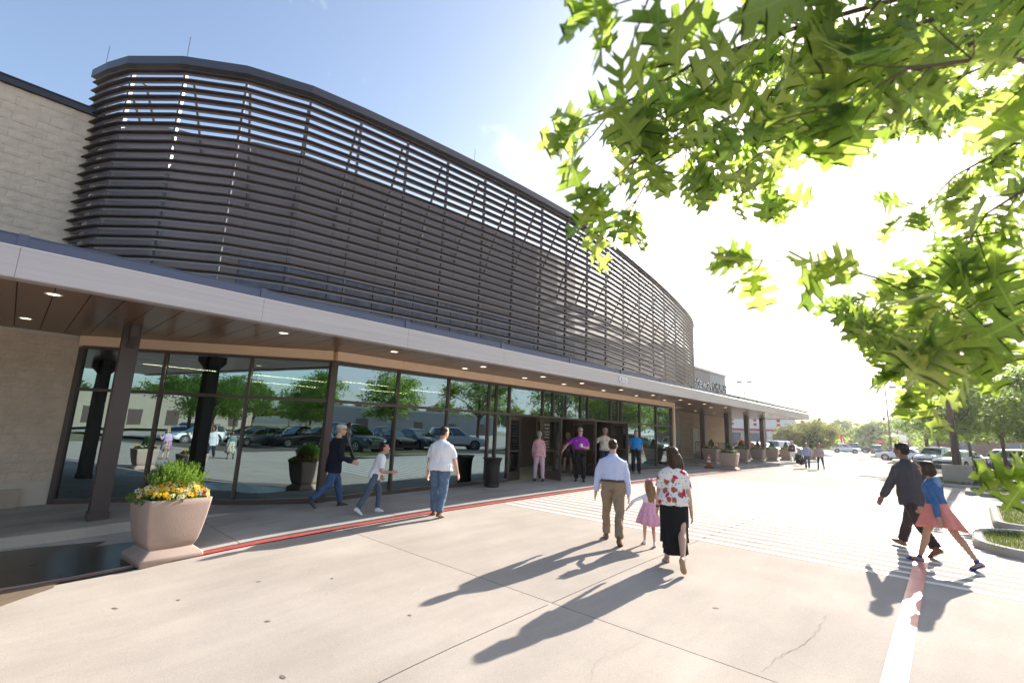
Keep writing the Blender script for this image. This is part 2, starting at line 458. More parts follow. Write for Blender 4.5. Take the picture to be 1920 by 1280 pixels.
# red kerb line and red lane line
s = MB(); ribbon(s, [(-8.86, y) for y in steps(2.3, 60, .5)], .17, .005); ribbon(s, [(-8.92, y) for y in steps(-30, 1.6, .5)], .05, .005)
tag(obj('red_kerb_line', s, M['red_paint']), kind='structure')
s = MB(); ribbon(s, [(-.66 - .021 * (y - 5.3), y) for y in steps(-4, 10.9, .5)], .17, .009)
M['lane'] = mat('faded_red_lane_paint', (.62, .20, .18), .36, spec=.9, var=.25, vscale=6, world_co=True)
tag(obj('lane_line', s, M['lane']), kind='structure')
s = MB(); ribbon(s, [(-.08, y) for y in steps(19.3, 23.3, .5)], .16, .009)
s2 = s; ribbon(s2, [(.62, y) for y in steps(-12, 8.8, .5)], .12, .009)
tag(obj('bay_line', s, M['white_paint']), kind='structure')
# cracks in the slabs
random.seed(4)
def crack(pts, w):
    out = []
    for a, b in zip(pts, pts[1:]):
        n = max(2, int(math.dist(a, b) / .06))
        for i in range(n):
            t = i / n; out.append((a[0] + (b[0] - a[0]) * t + random.uniform(-.02, .02), a[1] + (b[1] - a[1]) * t + random.uniform(-.02, .02)))
    s = MB(); ribbon(s, out, [w * random.uniform(.15, .7) for _ in out], .004); return s
for pts, w in (([(-1.35, 6.6), (-1.34, 6.06), (-1.36, 5.67), (-1.46, 5.2), (-1.51, 4.71)], .014), ([(-1.46, 5.2), (-1.2, 5.05), (-.75, 5.3)], .007),
               ([(-6.6, 9.2), (-6.1, 7.9), (-6.3, 6.8)], .006), ([(-2.2, 3.2), (-2.6, 3.9), (-2.5, 4.6)], .006), ([(-5.2, 2.2), (-4.8, 3.1)], .005)):
    obj('crack', crack(pts, w * .6), M['crackfill'], drive)

M['spot'] = mat('dark_spot', (.17, .145, .125), .8)
SPK = .55
M['scratch'] = mat('pale_scratch', (.56, .52, .47), .8)
rs_ = random.Random(6)
for (x, y, L, w, a) in ((-3.05, 2.02, .07, .04, .3), (-4.4, 1.95, .08, .035, .1), (-5.6, 2.25, .07, .03, .5), (-7.0, 1.75, .06, .03, .2), (-7.25, 1.2, .1, .03, .4), (-4.6, 3.35, .05, .03, .1), (-2.3, 5.9, .07, .03, .5), (-6.3, 3.3, .05, .03, .1), (-6.9, 2.6, .06, .02, .9), (-2.6, 9.9, .3, .05, 0)):
    b = MB(); n_ = 9; L, w = L * SPK, w * SPK; pts = [(x + L * math.cos(2 * PI * k / n_) * rs_.uniform(.7, 1.1) * math.cos(a) - w * math.sin(2 * PI * k / n_) * math.sin(a), y + L * math.cos(2 * PI * k / n_) * math.sin(a) + w * math.sin(2 * PI * k / n_) * rs_.uniform(.7, 1.1)) for k in range(n_)]
    b.add([(p[0], p[1], zg(p[1]) + .0035) for p in pts], [tuple(range(n_))]); obj('stain', b, M['spot'], drive)
for (x0_, y0_, x1_, y1_) in ((-5.9, 2.55, -6.25, 3.05), (-5.75, 2.8, -6.0, 3.3), (-6.6, 3.0, -7.0, 3.45), (-4.9, 3.4, -5.2, 4.0)):
    obj('scratch', crack([(x0_, y0_), (x1_, y1_)], .012), M['scratch'], drive)
# pavement by the building: slabs with joints, raised and kerbed at the near and far ends
g = MB(); sheet(g, [-15.3, -11.5, -8.98], steps(-40, 48, 1), lambda x, y: zg(y) - .06)
walk = tag(obj('sidewalk', g, M['gap'], smooth=True), kind='structure')
ye = [-30 + 3.0 * i for i in range(27)]
random.seed(2)
for j in range(len(ye) - 1):
    y0, y1 = ye[j], ye[j + 1]
    for x0, x1, zf in ((-15.3, -11.62, zs), (-11.56, -8.97, zs)):
        if y0 >= 26.9:
            zf = zs2 if x1 < -11 else None
        h = random.uniform(-.003, .003)
        if zf is None:
            s = MB(); sheet(s, steps(-11.55, FX, 1), steps(y0 + .006, y1 - .006, .5), lambda x, y: zs2(x, y) + h, skirt=.22); obj('slab', s, M['walk'], walk, smooth=False)
            s = MB(); sheet(s, [FX + .006, -8.99], steps(y0 + .006, y1 - .006, .5), lambda x, y: zg(y) + .002, skirt=.05); obj('slab', s, M['walk'], walk, smooth=False)
        else:
            xs_ = steps(x0 + .006, x1 - .006, 1.3)
            s = MB(); sheet(s, xs_, steps(y0 + .006, y1 - .006, .4), lambda x, y: zf(x if x < -11.6 else -10, y) + h, skirt=.25)
            obj('slab', s, M['walk'], walk, smooth=False)
g = MB(); ys_ = steps(-30, 4.2, .4)      # kerb stone of the raised near end
rs = []
for y in ys_:
    t = zs(-12, y) + .002; b = zg(y) - .05
    rs.append([(-11.62, y, b), (-11.62, y, t), (-11.54, y, t), (-11.50, y, t - .03), (-11.48, y, b)])
g.rings(rs, closed=False, cap=False)
obj('kerb', g, M['kerb'], walk)
# water lying in the low corner, with a damp brown fringe
def blob(name, pts, m, lift, kind):
    s = MB(); cx = sum(p[0] for p in pts) / len(pts); cy = sum(p[1] for p in pts) / len(pts)
    out = []
    for i, p in enumerate(pts):
        q = pts[(i + 1) % len(pts)]
        for t in np.linspace(0, 1, 7)[:-1]:
            x, y = p[0] + (q[0] - p[0]) * t, p[1] + (q[1] - p[1]) * t
            d = noise.noise(Vector((x * 1.7, y * 1.7, 3))) * .16 + noise.noise(Vector((x * 6, y * 6, 1))) * .04
            out.append((x + (x - cx) * d * .4, y + (y - cy) * d))
    rr = []
    for s_ in (.02, .3, .55, .78, 1.0):
        rr.append([(cx + (x - cx) * s_, cy + (y - cy) * s_, zg(cy + (y - cy) * s_) + lift) for x, y in out])
    s.rings(rr, cap=False)
    return tag(obj(name, s, m, smooth=True), kind=kind)
blob('puddle', [(-11.35, -2.2), (-11.3, .4), (-10.9, 1.5), (-10.6, 1.3), (-10.5, 1.95), (-9.9, 2.0), (-9.5, 2.5), (-9.0, 2.2), (-8.98, 1.3), (-9.0, .2), (-8.98, -1.2), (-9.2, -2.6)], M['wet'], .018, 'structure')
blob('damp_stain', [(-8.9, -1.8), (-8.93, .2), (-8.9, .85), (-8.62, .75), (-8.3, .35), (-8.1, .12), (-8.0, -.4), (-8.25, -1.5)], M['damp'], .0065, 'structure')

# ================================================================ BUILDING
WX = -15.0                                    # plane of the block walls
church = thing('church_building', 'pale split face block building with tan header and dark coping behind the canopy', 'building', (WX, 10, zg(10)))
# backing walls (mortar plane) and coping
g = MB()
g.box(WX - .6, -22, -.7, WX - .012, .98, 9.0)
g.box(WX - .6, .98, 3.62, WX - .03, 34.9, 8.4)
g.box(WX - .6, 33.0, .0, WX - .03, 42.2, 7.0)
g.box(WX - 12, 41.6, .0, WX - .61, 42.2, 7.0)
g.prism([(-11.55, 24.45), (-11.75, 24.45), (WX - .3, 32.99), (WX - .03, 32.99)], .0, 3.6)
obj('wall', g, M['mortar'], church)
# split-face blocks, each its own piece
random.seed(11)
def block_mesh(i, w=.395, h=.193):
    b = MB(); nx, nz = 4, 3; gx = [w * k / nx for k in range(nx + 1)]; gz = [h * k / nz for k in range(nz + 1)]
    v = []
    for zi in gz:
        for xi in gx:
            e = (xi in (0, w)) or zi in (0, h)
            v.append((.006 if e else random.uniform(.010, .022), xi, zi))
    f = [(j * 5 + i_, j * 5 + i_ + 1, j * 5 + i_ + 6, j * 5 + i_ + 5) for j in range(nz) for i_ in range(nx)]
    v += [(-.05, 0, 0), (-.05, w, 0), (-.05, w, h), (-.05, 0, h)]
    f += [(20, 21, 4, 3, 2, 1, 0), (21, 22, 19, 14, 9, 4), (22, 23, 15, 16, 17, 18, 19), (23, 20, 0, 5, 10, 15)]
    b.add(v, f); me = b.mesh('block', M['stone']); return me
blocks = [block_mesh(i) for i in range(6)]
halfs = [block_mesh(i, .195) for i in range(2)]
def lay(y0, y1, z0, z1):
    r = 0; z = z0; org = church.location
    while z + .19 <= z1 + .02:
        y = y0 - (.2 if r % 2 else 0)
        while y < y1 - .02:
            me = random.choice(blocks); yy = y
            if y < y0: me = random.choice(halfs); yy = y + .2
            if yy + .395 > y1 + .02 and me in blocks: me = random.choice(halfs)
            o = link('block', me, church); o.location = (WX - org.x + random.uniform(-.006, .006), yy - org.y, z - org.z)
            y += .4
        z += .2; r += 1
lay(-1.8, 1.0, 4.18, 8.98)
lay(-1.8, 1.0, .25, 3.6)
g = MB(); g.box(WX - .62, -22, 8.98, WX + .09, .98, 9.13); g.box(WX - .64, -22, 9.13, WX + .11, .98, 9.16)
obj('coping', g, M['parapet'], church)
g = MB(); g.box(WX - .02, -6, -.3, WX + .10, .45, .10); obj('plinth', g, M['smooth_stone'], church)
# far wing: brick-coursed by material (courses under two pixels high)
mb_ = D.materials.new('far_block_courses'); mb_.use_nodes = True
_N, _L = mb_.node_tree.nodes, mb_.node_tree.links
_br = _N.new("ShaderNodeTexBrick"); _br.inputs["Scale"].default_value = 1.0; _br.inputs["Brick Width"].default_value = .8; _br.inputs["Row Height"].default_value = .2
_br.inputs["Mortar Size"].default_value = .012; _br.inputs["Color1"].default_value = (.43, .33, .225, 1); _br.inputs["Color2"].default_value = (.37, .28, .19, 1); _br.inputs["Mortar"].default_value = (.26, .20, .15, 1)
_co = _N.new("ShaderNodeNewGeometry"); _sp = _N.new("ShaderNodeSeparateXYZ"); _cb = _N.new("ShaderNodeCombineXYZ")
_L.new(_co.outputs["Position"], _sp.inputs[0]); _L.new(_sp.outputs[1], _cb.inputs[0]); _L.new(_sp.outputs[2], _cb.inputs[1]); _L.new(_cb.outputs[0], _br.inputs["Vector"])
_bb = _N["Principled BSDF"]; _bb.inputs["Roughness"].default_value = .9; _L.new(_br.outputs[0], _bb.inputs["Base Color"])
M['courses'] = mb_
g = MB(); g.box(WX - .03, -22, -.6, WX + .015, -2.02, 8.97); obj('block_facing', g, M['courses'], church)
g = MB(); g.box(WX - .03, 33.0, .05, WX + .02, 42.22, 3.6); obj('block_facing', g, M['courses'], church)
g = MB(); g.prism([(-11.52, 24.45), (-11.55, 24.45), (WX - .04, 32.99), (WX + .03, 32.99)], .0, 3.6); obj('return_facing', g, M['courses'], church)
g = MB(); g.box(WX - .02, 33.1, .1, WX + .12, 42.3, .42); obj('plinth', g, M['smooth_stone'], church)
g = MB(); g.box(WX - .03, 34.4, 3.6, WX + .05, 38.9, 7.02); obj('sign_panel_wall', g, mat('pink_stone', (.48, .385, .36), .9, var=.08, vscale=4, world_co=True), church)
g = MB(); g.box(WX - .03, 38.9, 3.6, WX + .045, 42.22, 7.02); obj('sign_panel_wall', g, mat('pale_stone', (.58, .56, .53), .9, var=.06, vscale=4, world_co=True), church)
g = MB(); g.box(WX - .5, 34.4, 7.02, WX + .14, 42.34, 7.18); obj('coping', g, M['fascia'], church)
g = MB(); g.box(WX + .02, 35.15, .3, WX + .06, 36.1, 2.45); sd = obj('service_door', g, mat('grey_door_paint', (.30, .30, .31), .5), church)
g = MB(); g.box(WX + .06, 35.95, 1.2, WX + .11, 36.02, 1.32); obj('handle', g, M['gal'], sd)

# upper storey behind the louvres: curved cladding and a ribbon of glass
SV = [(-15.23, .14), (-14.58, .37), (-13.94, .67), (-12.91, 1.57), (-12.05, 2.72), (-11.49, 4.11), (-11.25, 5.45), (-11.07, 6.87), (-10.93, 8.28), (-10.81, 9.78),
      (-10.73, 11.19), (-10.68, 12.6), (-10.66, 14.1), (-10.68, 15.55), (-10.76, 17.1), (-11.02, 19.0), (-11.35, 21.1), (-11.68, 23.2), (-12.1, 25.4), (-12.6, 27.9), (-13.15, 30.4), (-13.75, 32.7), (-14.45, 34.7), (-15.2, 36.3)]
def inset(poly, d):
    out = []
    for i, p in enumerate(poly):
        a, b = Vector(poly[max(i - 1, 0)]), Vector(poly[min(i + 1, len(poly) - 1)]); t = (b - a).normalized()
        n = Vector((-t.y, t.x))
        out.append((p[0] + n.x * d, p[1] + n.y * d))
    return out
IN = inset(SV, 1.7)
def wallband(mb, poly, z0, z1, th, m=0):
    q = inset(poly, th)
    mb.rings([[(p[0], p[1], z0), (p[0], p[1], z1), (r_[0], r_[1], z1), (r_[0], r_[1], z0)] for p, r_ in zip(poly, q)], m)
for i in range(1, len(IN) - 1):
    g = MB(); a, b = Vector(IN[i]), Vector(IN[i + 1]); t = (b - a).normalized() * .006
    wallband(g, [tuple(a + t), tuple(b - t)], 5.9, 9.3, .12); obj('cladding_panel', g, M['clad'], church)
    g = MB(); wallband(g, [tuple(a + t * 2), tuple(b - t * 2)], 4.3, 5.88, .05); obj('window', g, M['up_glass'], church)
g = MB(); wallband(g, IN[2:-1], 3.62, 4.28, .2); wallband(g, inset(IN[2:-1], .3), 4.0, 9.0, .1); wallband(g, [(-14.93, .36), (-14.5, .98), (-13.95, 1.95), tuple(IN[4])], 3.7, 9.0, .06); obj('upper_wall', g, M['clad'], church)
g = MB(); g.prism([tuple(p) for p in inset(IN[2:-1], .05)] + [(WX - .7, 33.5), (WX - .7, .9)], 8.3, 8.4); obj('roof', g, M['clad'], church)

# ---- louvred screen
screen = thing('louvre_screen', 'tall curved screen of dark brown horizontal metal louvres above the entrance canopy', 'louvre screen', (-10.7, 13, zg(13)))
DP, HT = .115, .06
back = inset(SV, DP)
for k in range(25):
    z = 9.965 - .236 * k
    g = MB(); rs = []
    for p, q in zip(SV, back):
        rs.append([(p[0], p[1], z), (p[0], p[1], z + .028), (q[0], q[1], z + .028), (q[0], q[1], z - HT), (q[0] + (p[0] - q[0]) * .12, q[1] + (p[1] - q[1]) * .12, z - HT), (q[0] + (p[0] - q[0]) * .12, q[1] + (p[1] - q[1]) * .12, z)])
    g.rings(rs); nn_ = len(SV) - 1
    for ii in range(nn_ * 6): g.m[ii] = 1 if ii % 6 in (5, 0) else 0
    obj('louvre', g, [M['louvre_leg'], M['louvre']], screen)
CP = inset(SV, -.05)
g = MB(); g.rings([[(p[0], p[1], 10.09), (p[0], p[1], 10.30), (q[0], q[1], 10.30), (q[0], q[1], 10.09)] for p, q in zip(CP, inset(SV, .22))]); obj('cap', g, M['louvre_cap'], screen)
PB = inset(SV, DP + .05); PC = inset(SV, DP + .42)
for i in range(1, len(SV) - 1):
    p, q = PB[i], PC[i]
    g = MB(); g.bar((p[0], p[1], 3.9), (p[0], p[1], 10.08), .05, .09, up=(q[0] - p[0], q[1] - p[1], 0)); obj('post', g, M['post'], screen)
    e = IN[i]
    g = MB(); g.tube([(q[0], q[1], 9.95), (q[0] + (e[0] - q[0]) * .75, q[1] + (e[1] - q[1]) * .75, 8.2), (e[0], e[1], 7.4)], .04, 8); obj('brace', g, M['post'], screen)
    g = MB(); g.tube([(p[0], p[1], 9.9), (q[0], q[1], 9.95)], .03, 6); obj('strut', g, M['post'], screen)
for (x, y, h) in ((-14.75, .3, .55), (-12.9, 1.62, .6), (-10.9, 9.2, .5), (-10.7, 12.0, .5)):     # lightning rods on the cap
    g = MB(); g.tube([(x, y, 10.30), (x, y, 10.3 + h)], .008, 5); obj('rod', g, M['post'], screen)

# ---- canopy
FXC = -9.1; ZB, ZT = 3.50, 3.94
canopy = thing('entrance_canopy', 'long low entrance canopy with pale metal fascia, brown board soffit and steel columns', 'canopy', (FXC - 2, 20, zg(20)))
YJ = [-9.0] + [-3.35 + 3.12 * i for i in range(16)]
YJ = [y for y in YJ if y < 43] + [43.3]
for a, b in zip(YJ, YJ[1:]):
    g = MB(); a_, b_ = a + .002, b - .002
    g.rings([[(FXC, y, ZB), (FXC + .012, y, ZB + .012), (FXC + .014, y, ZB + .2), (FXC + .016, y, ZB + .3), (FXC + .02, y, ZT - .012), (FXC, y, ZT), (FXC - .22, y, ZT), (FXC - .22, y, ZB)] for y in (a_, b_)])
    obj('fascia_panel', g, M['fascia'], canopy)
    g = MB(); g.box(FXC - .24, a_, ZT + .003, FXC - .07, b_, ZT + .165); g.box(FXC - .24, a_, ZT + .165, FXC - .055, b_, ZT + .18); obj('gutter', g, M['gutter'], canopy)
    g = MB(); g.box(FXC - .13, b - .05, ZT + .004, FXC - .05, b + .05, ZT + .19); obj('joint_cover', g, M['gutter'], canopy)
g = MB(); g.box(FXC - 6, 43.3, ZB + .004, FXC - .004, 43.36, ZT); obj('end_fascia', g, M['fascia'], canopy)
# soffit boards run from the fascia to the wall
STORE = [(-15.0, 1.0), (-11.55, 5.5), (-11.5, 7.4), (-11.5, 24.35), (-15.0, 33.0)]
def wall_x(y):
    if y < 1: return WX
    if y > 33: return WX if y < 42.2 else -15.3
    for (x0, y0), (x1, y1) in zip(STORE, STORE[1:]):
        if y0 <= y <= y1: return x0 + (x1 - x0) * (y - y0) / (y1 - y0)
random.seed(3)
y = -9.0
while y < 43.2:
    y1 = min(y + .4, 43.28)
    xa = min(wall_x(y), wall_x(y1)) - .02
    dz = random.uniform(-.002, .002)
    g = MB(); g.box(xa, y + .006, ZB + .04 + dz, FXC - .23, y1 - .006, ZB + .065 + dz); obj('soffit_board', g, M['soffit'], canopy)
    y = y1
g = MB(); g.box(-15.6, -9, ZB + .07, FXC - .24, 43.25, ZB + .3); obj('roof_deck', g, M['dark'], canopy)
YL = [.2, 3.66, 6.3, 9.3, 12.0, 14.2, 16.9, 19.6, 22.4, 25.3, 28.3, 31.4, 34.6, 37.8, 41]
def downlight(x, y):
    g = MB(); g.lathe([(.105, ZB + .045), (.11, ZB + .033), (.085, ZB + .031), (.08, ZB + .036)], (x, y, 0), 16)
    d = obj('downlight', g, M['white_sign'], canopy, True)
    g = MB(); g.lathe([(.078, ZB + .036), (.078, ZB + .034), (.001, ZB + .0335)], (x, y, 0), 12); obj('lens', g, M['lamp'], d)
for i, y in enumerate(YL):
    downlight(-10.08, y)
    if i == 0 or 2 < i: downlight(-13.25 if y < 2 or y > 30 else -10.9, y + (.0 if y < 30 else .3) - (.25 if y < 2 else 0))
def column(x, y, w, knee=True):
    z0 = floor_at(x, y)
    g = MB()
    g.box(x - .11, y - w / 2, z0 + .15, x + .11, y + w / 2, ZB + .04)
    g.box(x - .15, y - w / 2 - .01, z0 + .15, x - .112, y + w / 2 + .01, ZB + .04)
    g.box(x + .112, y - w / 2 - .01, z0 + .15, x + .15, y + w / 2 + .01, ZB + .04)
    if knee:
        for s_ in (1, -1):
            g.add([(x + s_ * .152, y - .06, ZB - .42), (x + s_ * .152, y + .06, ZB - .42), (x + s_ * .152, y + .06, ZB + .038), (x + s_ * .152, y - .06, ZB + .038),
                   (x + s_ * .36, y - .06, ZB - .20), (x + s_ * .36, y + .06, ZB - .20), (x + s_ * .36, y + .06, ZB + .038), (x + s_ * .36, y - .06, ZB + .038)],
                  [(0, 1, 2, 3), (7, 6, 5, 4), (0, 4, 5, 1), (3, 2, 6, 7), (0, 3, 7, 4), (1, 5, 6, 2)])
    c_ = obj('column', g, M['column'], canopy)
    g = MB(); g.box(x - .17, y - w / 2 - .03, z0, x + .17, y + w / 2 + .03, z0 + .148); obj('base_plate', g, M['kerb'] if y > 20 else M['column'], c_)
for y, w, kn in ((1.5, .26, True), (26.6, .5, False), (30.55, .3, False), (34.9, .62, False), (38.75, .34, False), (42.6, .62, False), (-4.9, .3, True)):
    column(-12.3, y, w, kn)
column(-12.3, 46.2, .34, False) if False else None
def text(name, s, size, depth, m, mat_w, parent, side=None):
    cu = D.curves.new(name, 'FONT'); cu.body = s; cu.size = size; cu.extrude = depth; cu.offset = 0.0; cu.align_x = 'CENTER'; cu.align_y = 'CENTER'
    cu.space_character = 1.02
    o = D.objects.new(name, cu); COL.objects.link(o)
    dg = bpy.context.evaluated_depsgraph_get(); me = D.meshes.new_from_object(o.evaluated_get(dg))
    D.objects.remove(o); D.curves.remove(cu)
    me.materials.clear(); me.materials.append(m)
    if side:
        me.materials.append(side)
        for p in me.polygons: p.material_index = 0 if p.normal.z > .5 else 1
    me.transform(root_matrix(parent).inverted() @ mat_w if parent else mat_w)
    return link(name, me, parent)
def fit(o, w, h, axis_w=1):
    """scale a flat text mesh about its middle to a given width and height"""
    co = [v.co.copy() for v in o.data.vertices]; lo = [min(c[i] for c in co) for i in range(3)]; hi = [max(c[i] for c in co) for i in range(3)]
    for v in o.data.vertices:
        for i, t in ((1, w), (2, h)):
            m_ = (lo[i] + hi[i]) / 2; v.co[i] = m_ + (v.co[i] - m_) * t / (hi[i] - lo[i])
    return o
def wall_mat(x, y, z):      # text standing on a wall that faces +X, read with +Y to the right
    return Matrix.Translation((x, y, z)) @ Matrix(((0, 0, 1, 0), (1, 0, 0, 0), (0, 1, 0, 0), (0, 0, 0, 1)))
text('address_number', '4209', .30, .012, M['white_sign'], wall_mat(FXC + .035, 15.35, ZB + .23), canopy)
sg = thing('church_sign', 'white raised letters on the pale block parapet beyond the louvre screen', 'sign', (WX + .05, 38.6, 5.7))
fit(text('lettering', 'Gateway', 1.2, .06, M['white_sign'], wall_mat(WX + .14, 36.65, 5.92), sg, M['letter_side']), 4.5, 1.22)
fit(text('lettering', 'CHURCH', .8, .06, M['white_sign'], wall_mat(WX + .14, 40.55, 5.92), sg, M['letter_side']), 2.85, .66)

# ---- glazed entrance
ZH, ZR = 3.28, 2.30
store = thing('glass_storefront', 'dark bronze framed storefront of tall tinted panes reflecting the car park', 'storefront', (-11.5, 12, zg(12)))
def base_z(x, y): return zs(x, y) + .0
def lerp(a, b, t): return (a[0] + (b[0] - a[0]) * t, a[1] + (b[1] - a[1]) * t)
A_, B_, C_, E_ = STORE[0], STORE[1], STORE[2], STORE[3]
nodes = [A_, lerp(A_, B_, .32), lerp(A_, B_, .66), B_, C_] + [(-11.5, y) for y in (9.2, 10.93, 11.28, 11.9)]
def frame_bar(p, q, z0, z1, w=.07, d=.13, nm='mullion', m=None):
    g = MB(); g.bar((p[0], p[1], (z0 + z1) / 2), (q[0], q[1], (z0 + z1) / 2), d, z1 - z0); return obj(nm, g, m or M['bronze'], store)
def mull(p, t, z0, z1, w=.06, d=.14):
    g = MB(); g.bar((p[0], p[1], z0), (p[0], p[1], z1), w, d, up=(-t[1], t[0], 0)); return obj('mullion', g, M['bronze'], store)
def pane_q(p, q, z0a, z0b, z1, gl, par, gap=.035):
    p, q = Vector(p), Vector(q); t = (q - p).normalized(); n = Vector((t.y, -t.x)) * .004
    a, b = p + t * gap, q - t * gap
    g = MB(); g.add([(a.x + n.x, a.y + n.y, z0a), (b.x + n.x, b.y + n.y, z0b), (b.x + n.x, b.y + n.y, z1), (a.x + n.x, a.y + n.y, z1),
                     (a.x - n.x, a.y - n.y, z0a), (b.x - n.x, b.y - n.y, z0b), (b.x - n.x, b.y - n.y, z1), (a.x - n.x, a.y - n.y, z1)],
                    [(0, 1, 2, 3), (7, 6, 5, 4), (0, 4, 5, 1), (3, 2, 6, 7), (0, 3, 7, 4), (1, 5, 6, 2)])
    return obj('pane', g, gl, par)
full = nodes + [(-11.5, y) for y in (13.7, 14.3, 16.1, 16.6, 18.36, 18.95, 19.25, 20.95, 22.6, 24.3)]
doors = {(11.9, 13.7), (14.3, 16.1), (16.6, 18.36)}
for i, (p, q) in enumerate(zip(full, full[1:])):
    t = (Vector(q) - Vector(p)).normalized()
    zb0, zb1 = base_z(*p), base_z(*q)
    isd = (round(p[1], 2), round(q[1], 2)) in doors and p[0] == -11.5
    big = p == B_
    mull(p, t, zb0, ZH, .17 if big else (.11 if i == 0 else .055), .2 if big else .14)
    pane_q(p, q, ZR + .035, ZR + .035, ZH - .035, M['pane'], store)
    frame_bar(p, q, ZR - .035, ZR + .035, nm='transom')
    frame_bar(p, q, ZH - .035, ZH + .03, nm='head_rail')
    if not isd:
        pane_q(p, q, zb0 + .11, zb1 + .11, ZR - .035, M['pane'], store)
        g = MB(); g.bar((p[0], p[1], zb0 + .05), (q[0], q[1], zb1 + .05), .13, .11); obj('sill', g, M['bronze'], store)
mull(full[-1], (0, 1), base_z(*full[-1]), ZH, .1)
# tan header above the glass
hp = [(-15.02, .75), A_] + [B_, C_, (-11.5, 12), (-11.5, 18), (-11.5, 24.4)]
for p, q in zip(hp[1:], hp[2:]):
    n_ = Vector((q[1] - p[1], -(q[0] - p[0]))).normalized() * .06; t = (Vector(q) - Vector(p)).normalized() * .003
    g = MB(); g.bar((p[0] + n_.x + t.x, p[1] + n_.y + t.y, (ZH + .032 + ZB + .035) / 2), (q[0] + n_.x - t.x, q[1] + n_.y - t.y, (ZH + .032 + ZB + .035) / 2), .26, ZB + .003 - ZH); obj('header_panel', g, M['tan_trim'], store)
g = MB(); g.bar((-11.43, 24.44, zs(-11.4, 24.4)), (-11.43, 24.44, ZB + .03), .14, .18); obj('end_trim', g, M['tan_trim'], store)
# doors
def door(hy, width, ang, sgn, sign=False):
    """leaf hinged at y=hy on the glass line; closed it runs along sgn*Y; ang>0 swings it outwards (+X)"""
    z0 = zs(-11.5, hy) + .015; z1 = ZR - .05
    d = Vector((math.sin(R(ang)), sgn * math.cos(R(ang)), 0)); o = Vector((-11.5, hy, 0)); n = Vector((-d.y, d.x, 0))
    def at(s, off, z): q = o + d * s + n * off; return (q.x, q.y, z)
    def bx(mb, s0, s1, za, zb_, off=.022):
        v = [at(s0, -off, za), at(s1, -off, za), at(s1, off, za), at(s0, off, za), at(s0, -off, zb_), at(s1, -off, zb_), at(s1, off, zb_), at(s0, off, zb_)]
        mb.add(v, [(0, 3, 2, 1), (4, 5, 6, 7), (0, 1, 5, 4), (1, 2, 6, 5), (2, 3, 7, 6), (3, 0, 4, 7)])
    g = MB(); bx(g, .02, .13, z0, z1); bx(g, width - .12, width - .01, z0, z1); bx(g, .13, width - .12, z1 - .12, z1); bx(g, .13, width - .12, z0, z0 + .30)
    dr = obj('door', g, M['bronze'], store)
    g = MB(); bx(g, .132, width - .122, z0 + .302, z1 - .122, .004); obj('pane', g, M['door_pane'], dr)
    for off in (.07, -.07):
        g = MB(); g.tube([at(width - .065, off * .4, z0 + .85), at(width - .065, off, z0 + .88), at(width - .065, off, z0 + 1.3), at(width - .065, off * .4, z0 + 1.33)], .012, 8); obj('pull_handle', g, M['gal'], dr)
    g = MB(); bx(g, .13, width - .12, z0 + .95, z0 + 1.01, .03); obj('push_bar', g, M['gal'], dr)
    if sign:
        g = MB(); zt = z1 - .12
        for off in (.012,):
            v = [at(.14, -.009, zt - 1.25), at(.42, -.009, zt - 1.25), at(.42, -.009, zt - .02), at(.14, -.009, zt - .02), at(.14, -.006, zt - 1.25), at(.42, -.006, zt - 1.25), at(.42, -.006, zt - .02), at(.14, -.006, zt - .02)]
            g.add(v, [(0, 1, 2, 3), (7, 6, 5, 4), (0, 4, 5, 1), (3, 2, 6, 7), (0, 3, 7, 4), (1, 5, 6, 2)])
        obj('sign_face', g, mat('sign_black', (.02, .022, .03), .4), dr)
        z_ = zt - .12
        for line, sz in (('Service', .085), ('Times', .085), ('SATURDAY', .058), ('4:00 pm', .07), ('6:00 pm', .07), ('', .03), ('SUNDAY', .058), ('9:00 am', .07), ('11:00 am', .07), ('1:00 pm', .07)):
            if line:
                base = o + d * .28 - n * .0115
                mw = Matrix.Translation((base.x, base.y, z_)) @ Matrix(((d.x, 0, -n.x, 0), (d.y, 0, -n.y, 0), (0, 1, 0, 0), (0, 0, 0, 1)))
                text('lettering', line, sz, .0008, M['white_sign'], mw, store).parent = dr
            z_ -= sz * 1.5
    return dr
door(11.93, .88, -14, 1)
door(13.68, .98, 88, -1, True)
door(14.33, .88, -86, 1)
door(16.08, .92, 80, -1)
door(16.63, .86, -86, 1)
door(18.33, .98, 84, -1)
# lobby behind the glass
g = MB(); g.prism([(-21, 1), (-15.2, 1), (-11.72, 5.55), (-11.62, 7.4), (-11.6, 26), (-21, 26)], ZH + .05, ZH + .12); tag(obj('lobby_ceiling', g, M['inside_ceiling']), kind='structure')
g = MB(); sheet(g, [-21, -16, -11.6], steps(5.6, 24.5, 1), lambda x, y: zg(y) - .02); g.prism([(-21, .9), (-15.25, .9), (-11.75, 5.59), (-21, 5.59)], -.4, zg(5.6) - .02); tag(obj('lobby_floor', g, M['inside_floor'], smooth=True), kind='structure')
g = MB(); g.box(-21.1, -1, -.5, -20.9, 28, ZH + .05); g.box(-20.9, 26, -.5, -12.9, 26.1, ZH + .05); g.box(-20.9, .8, -.5, -15.7, .9, ZH + .05); g.box(-16.4, 12.6, -.4, -16.2, 14.9, ZH + .05); g.box(-15.5, 16.5, -.4, -15.3, 18.6, ZH + .05); tag(obj('lobby_wall', g, M['inside']), kind='structure')
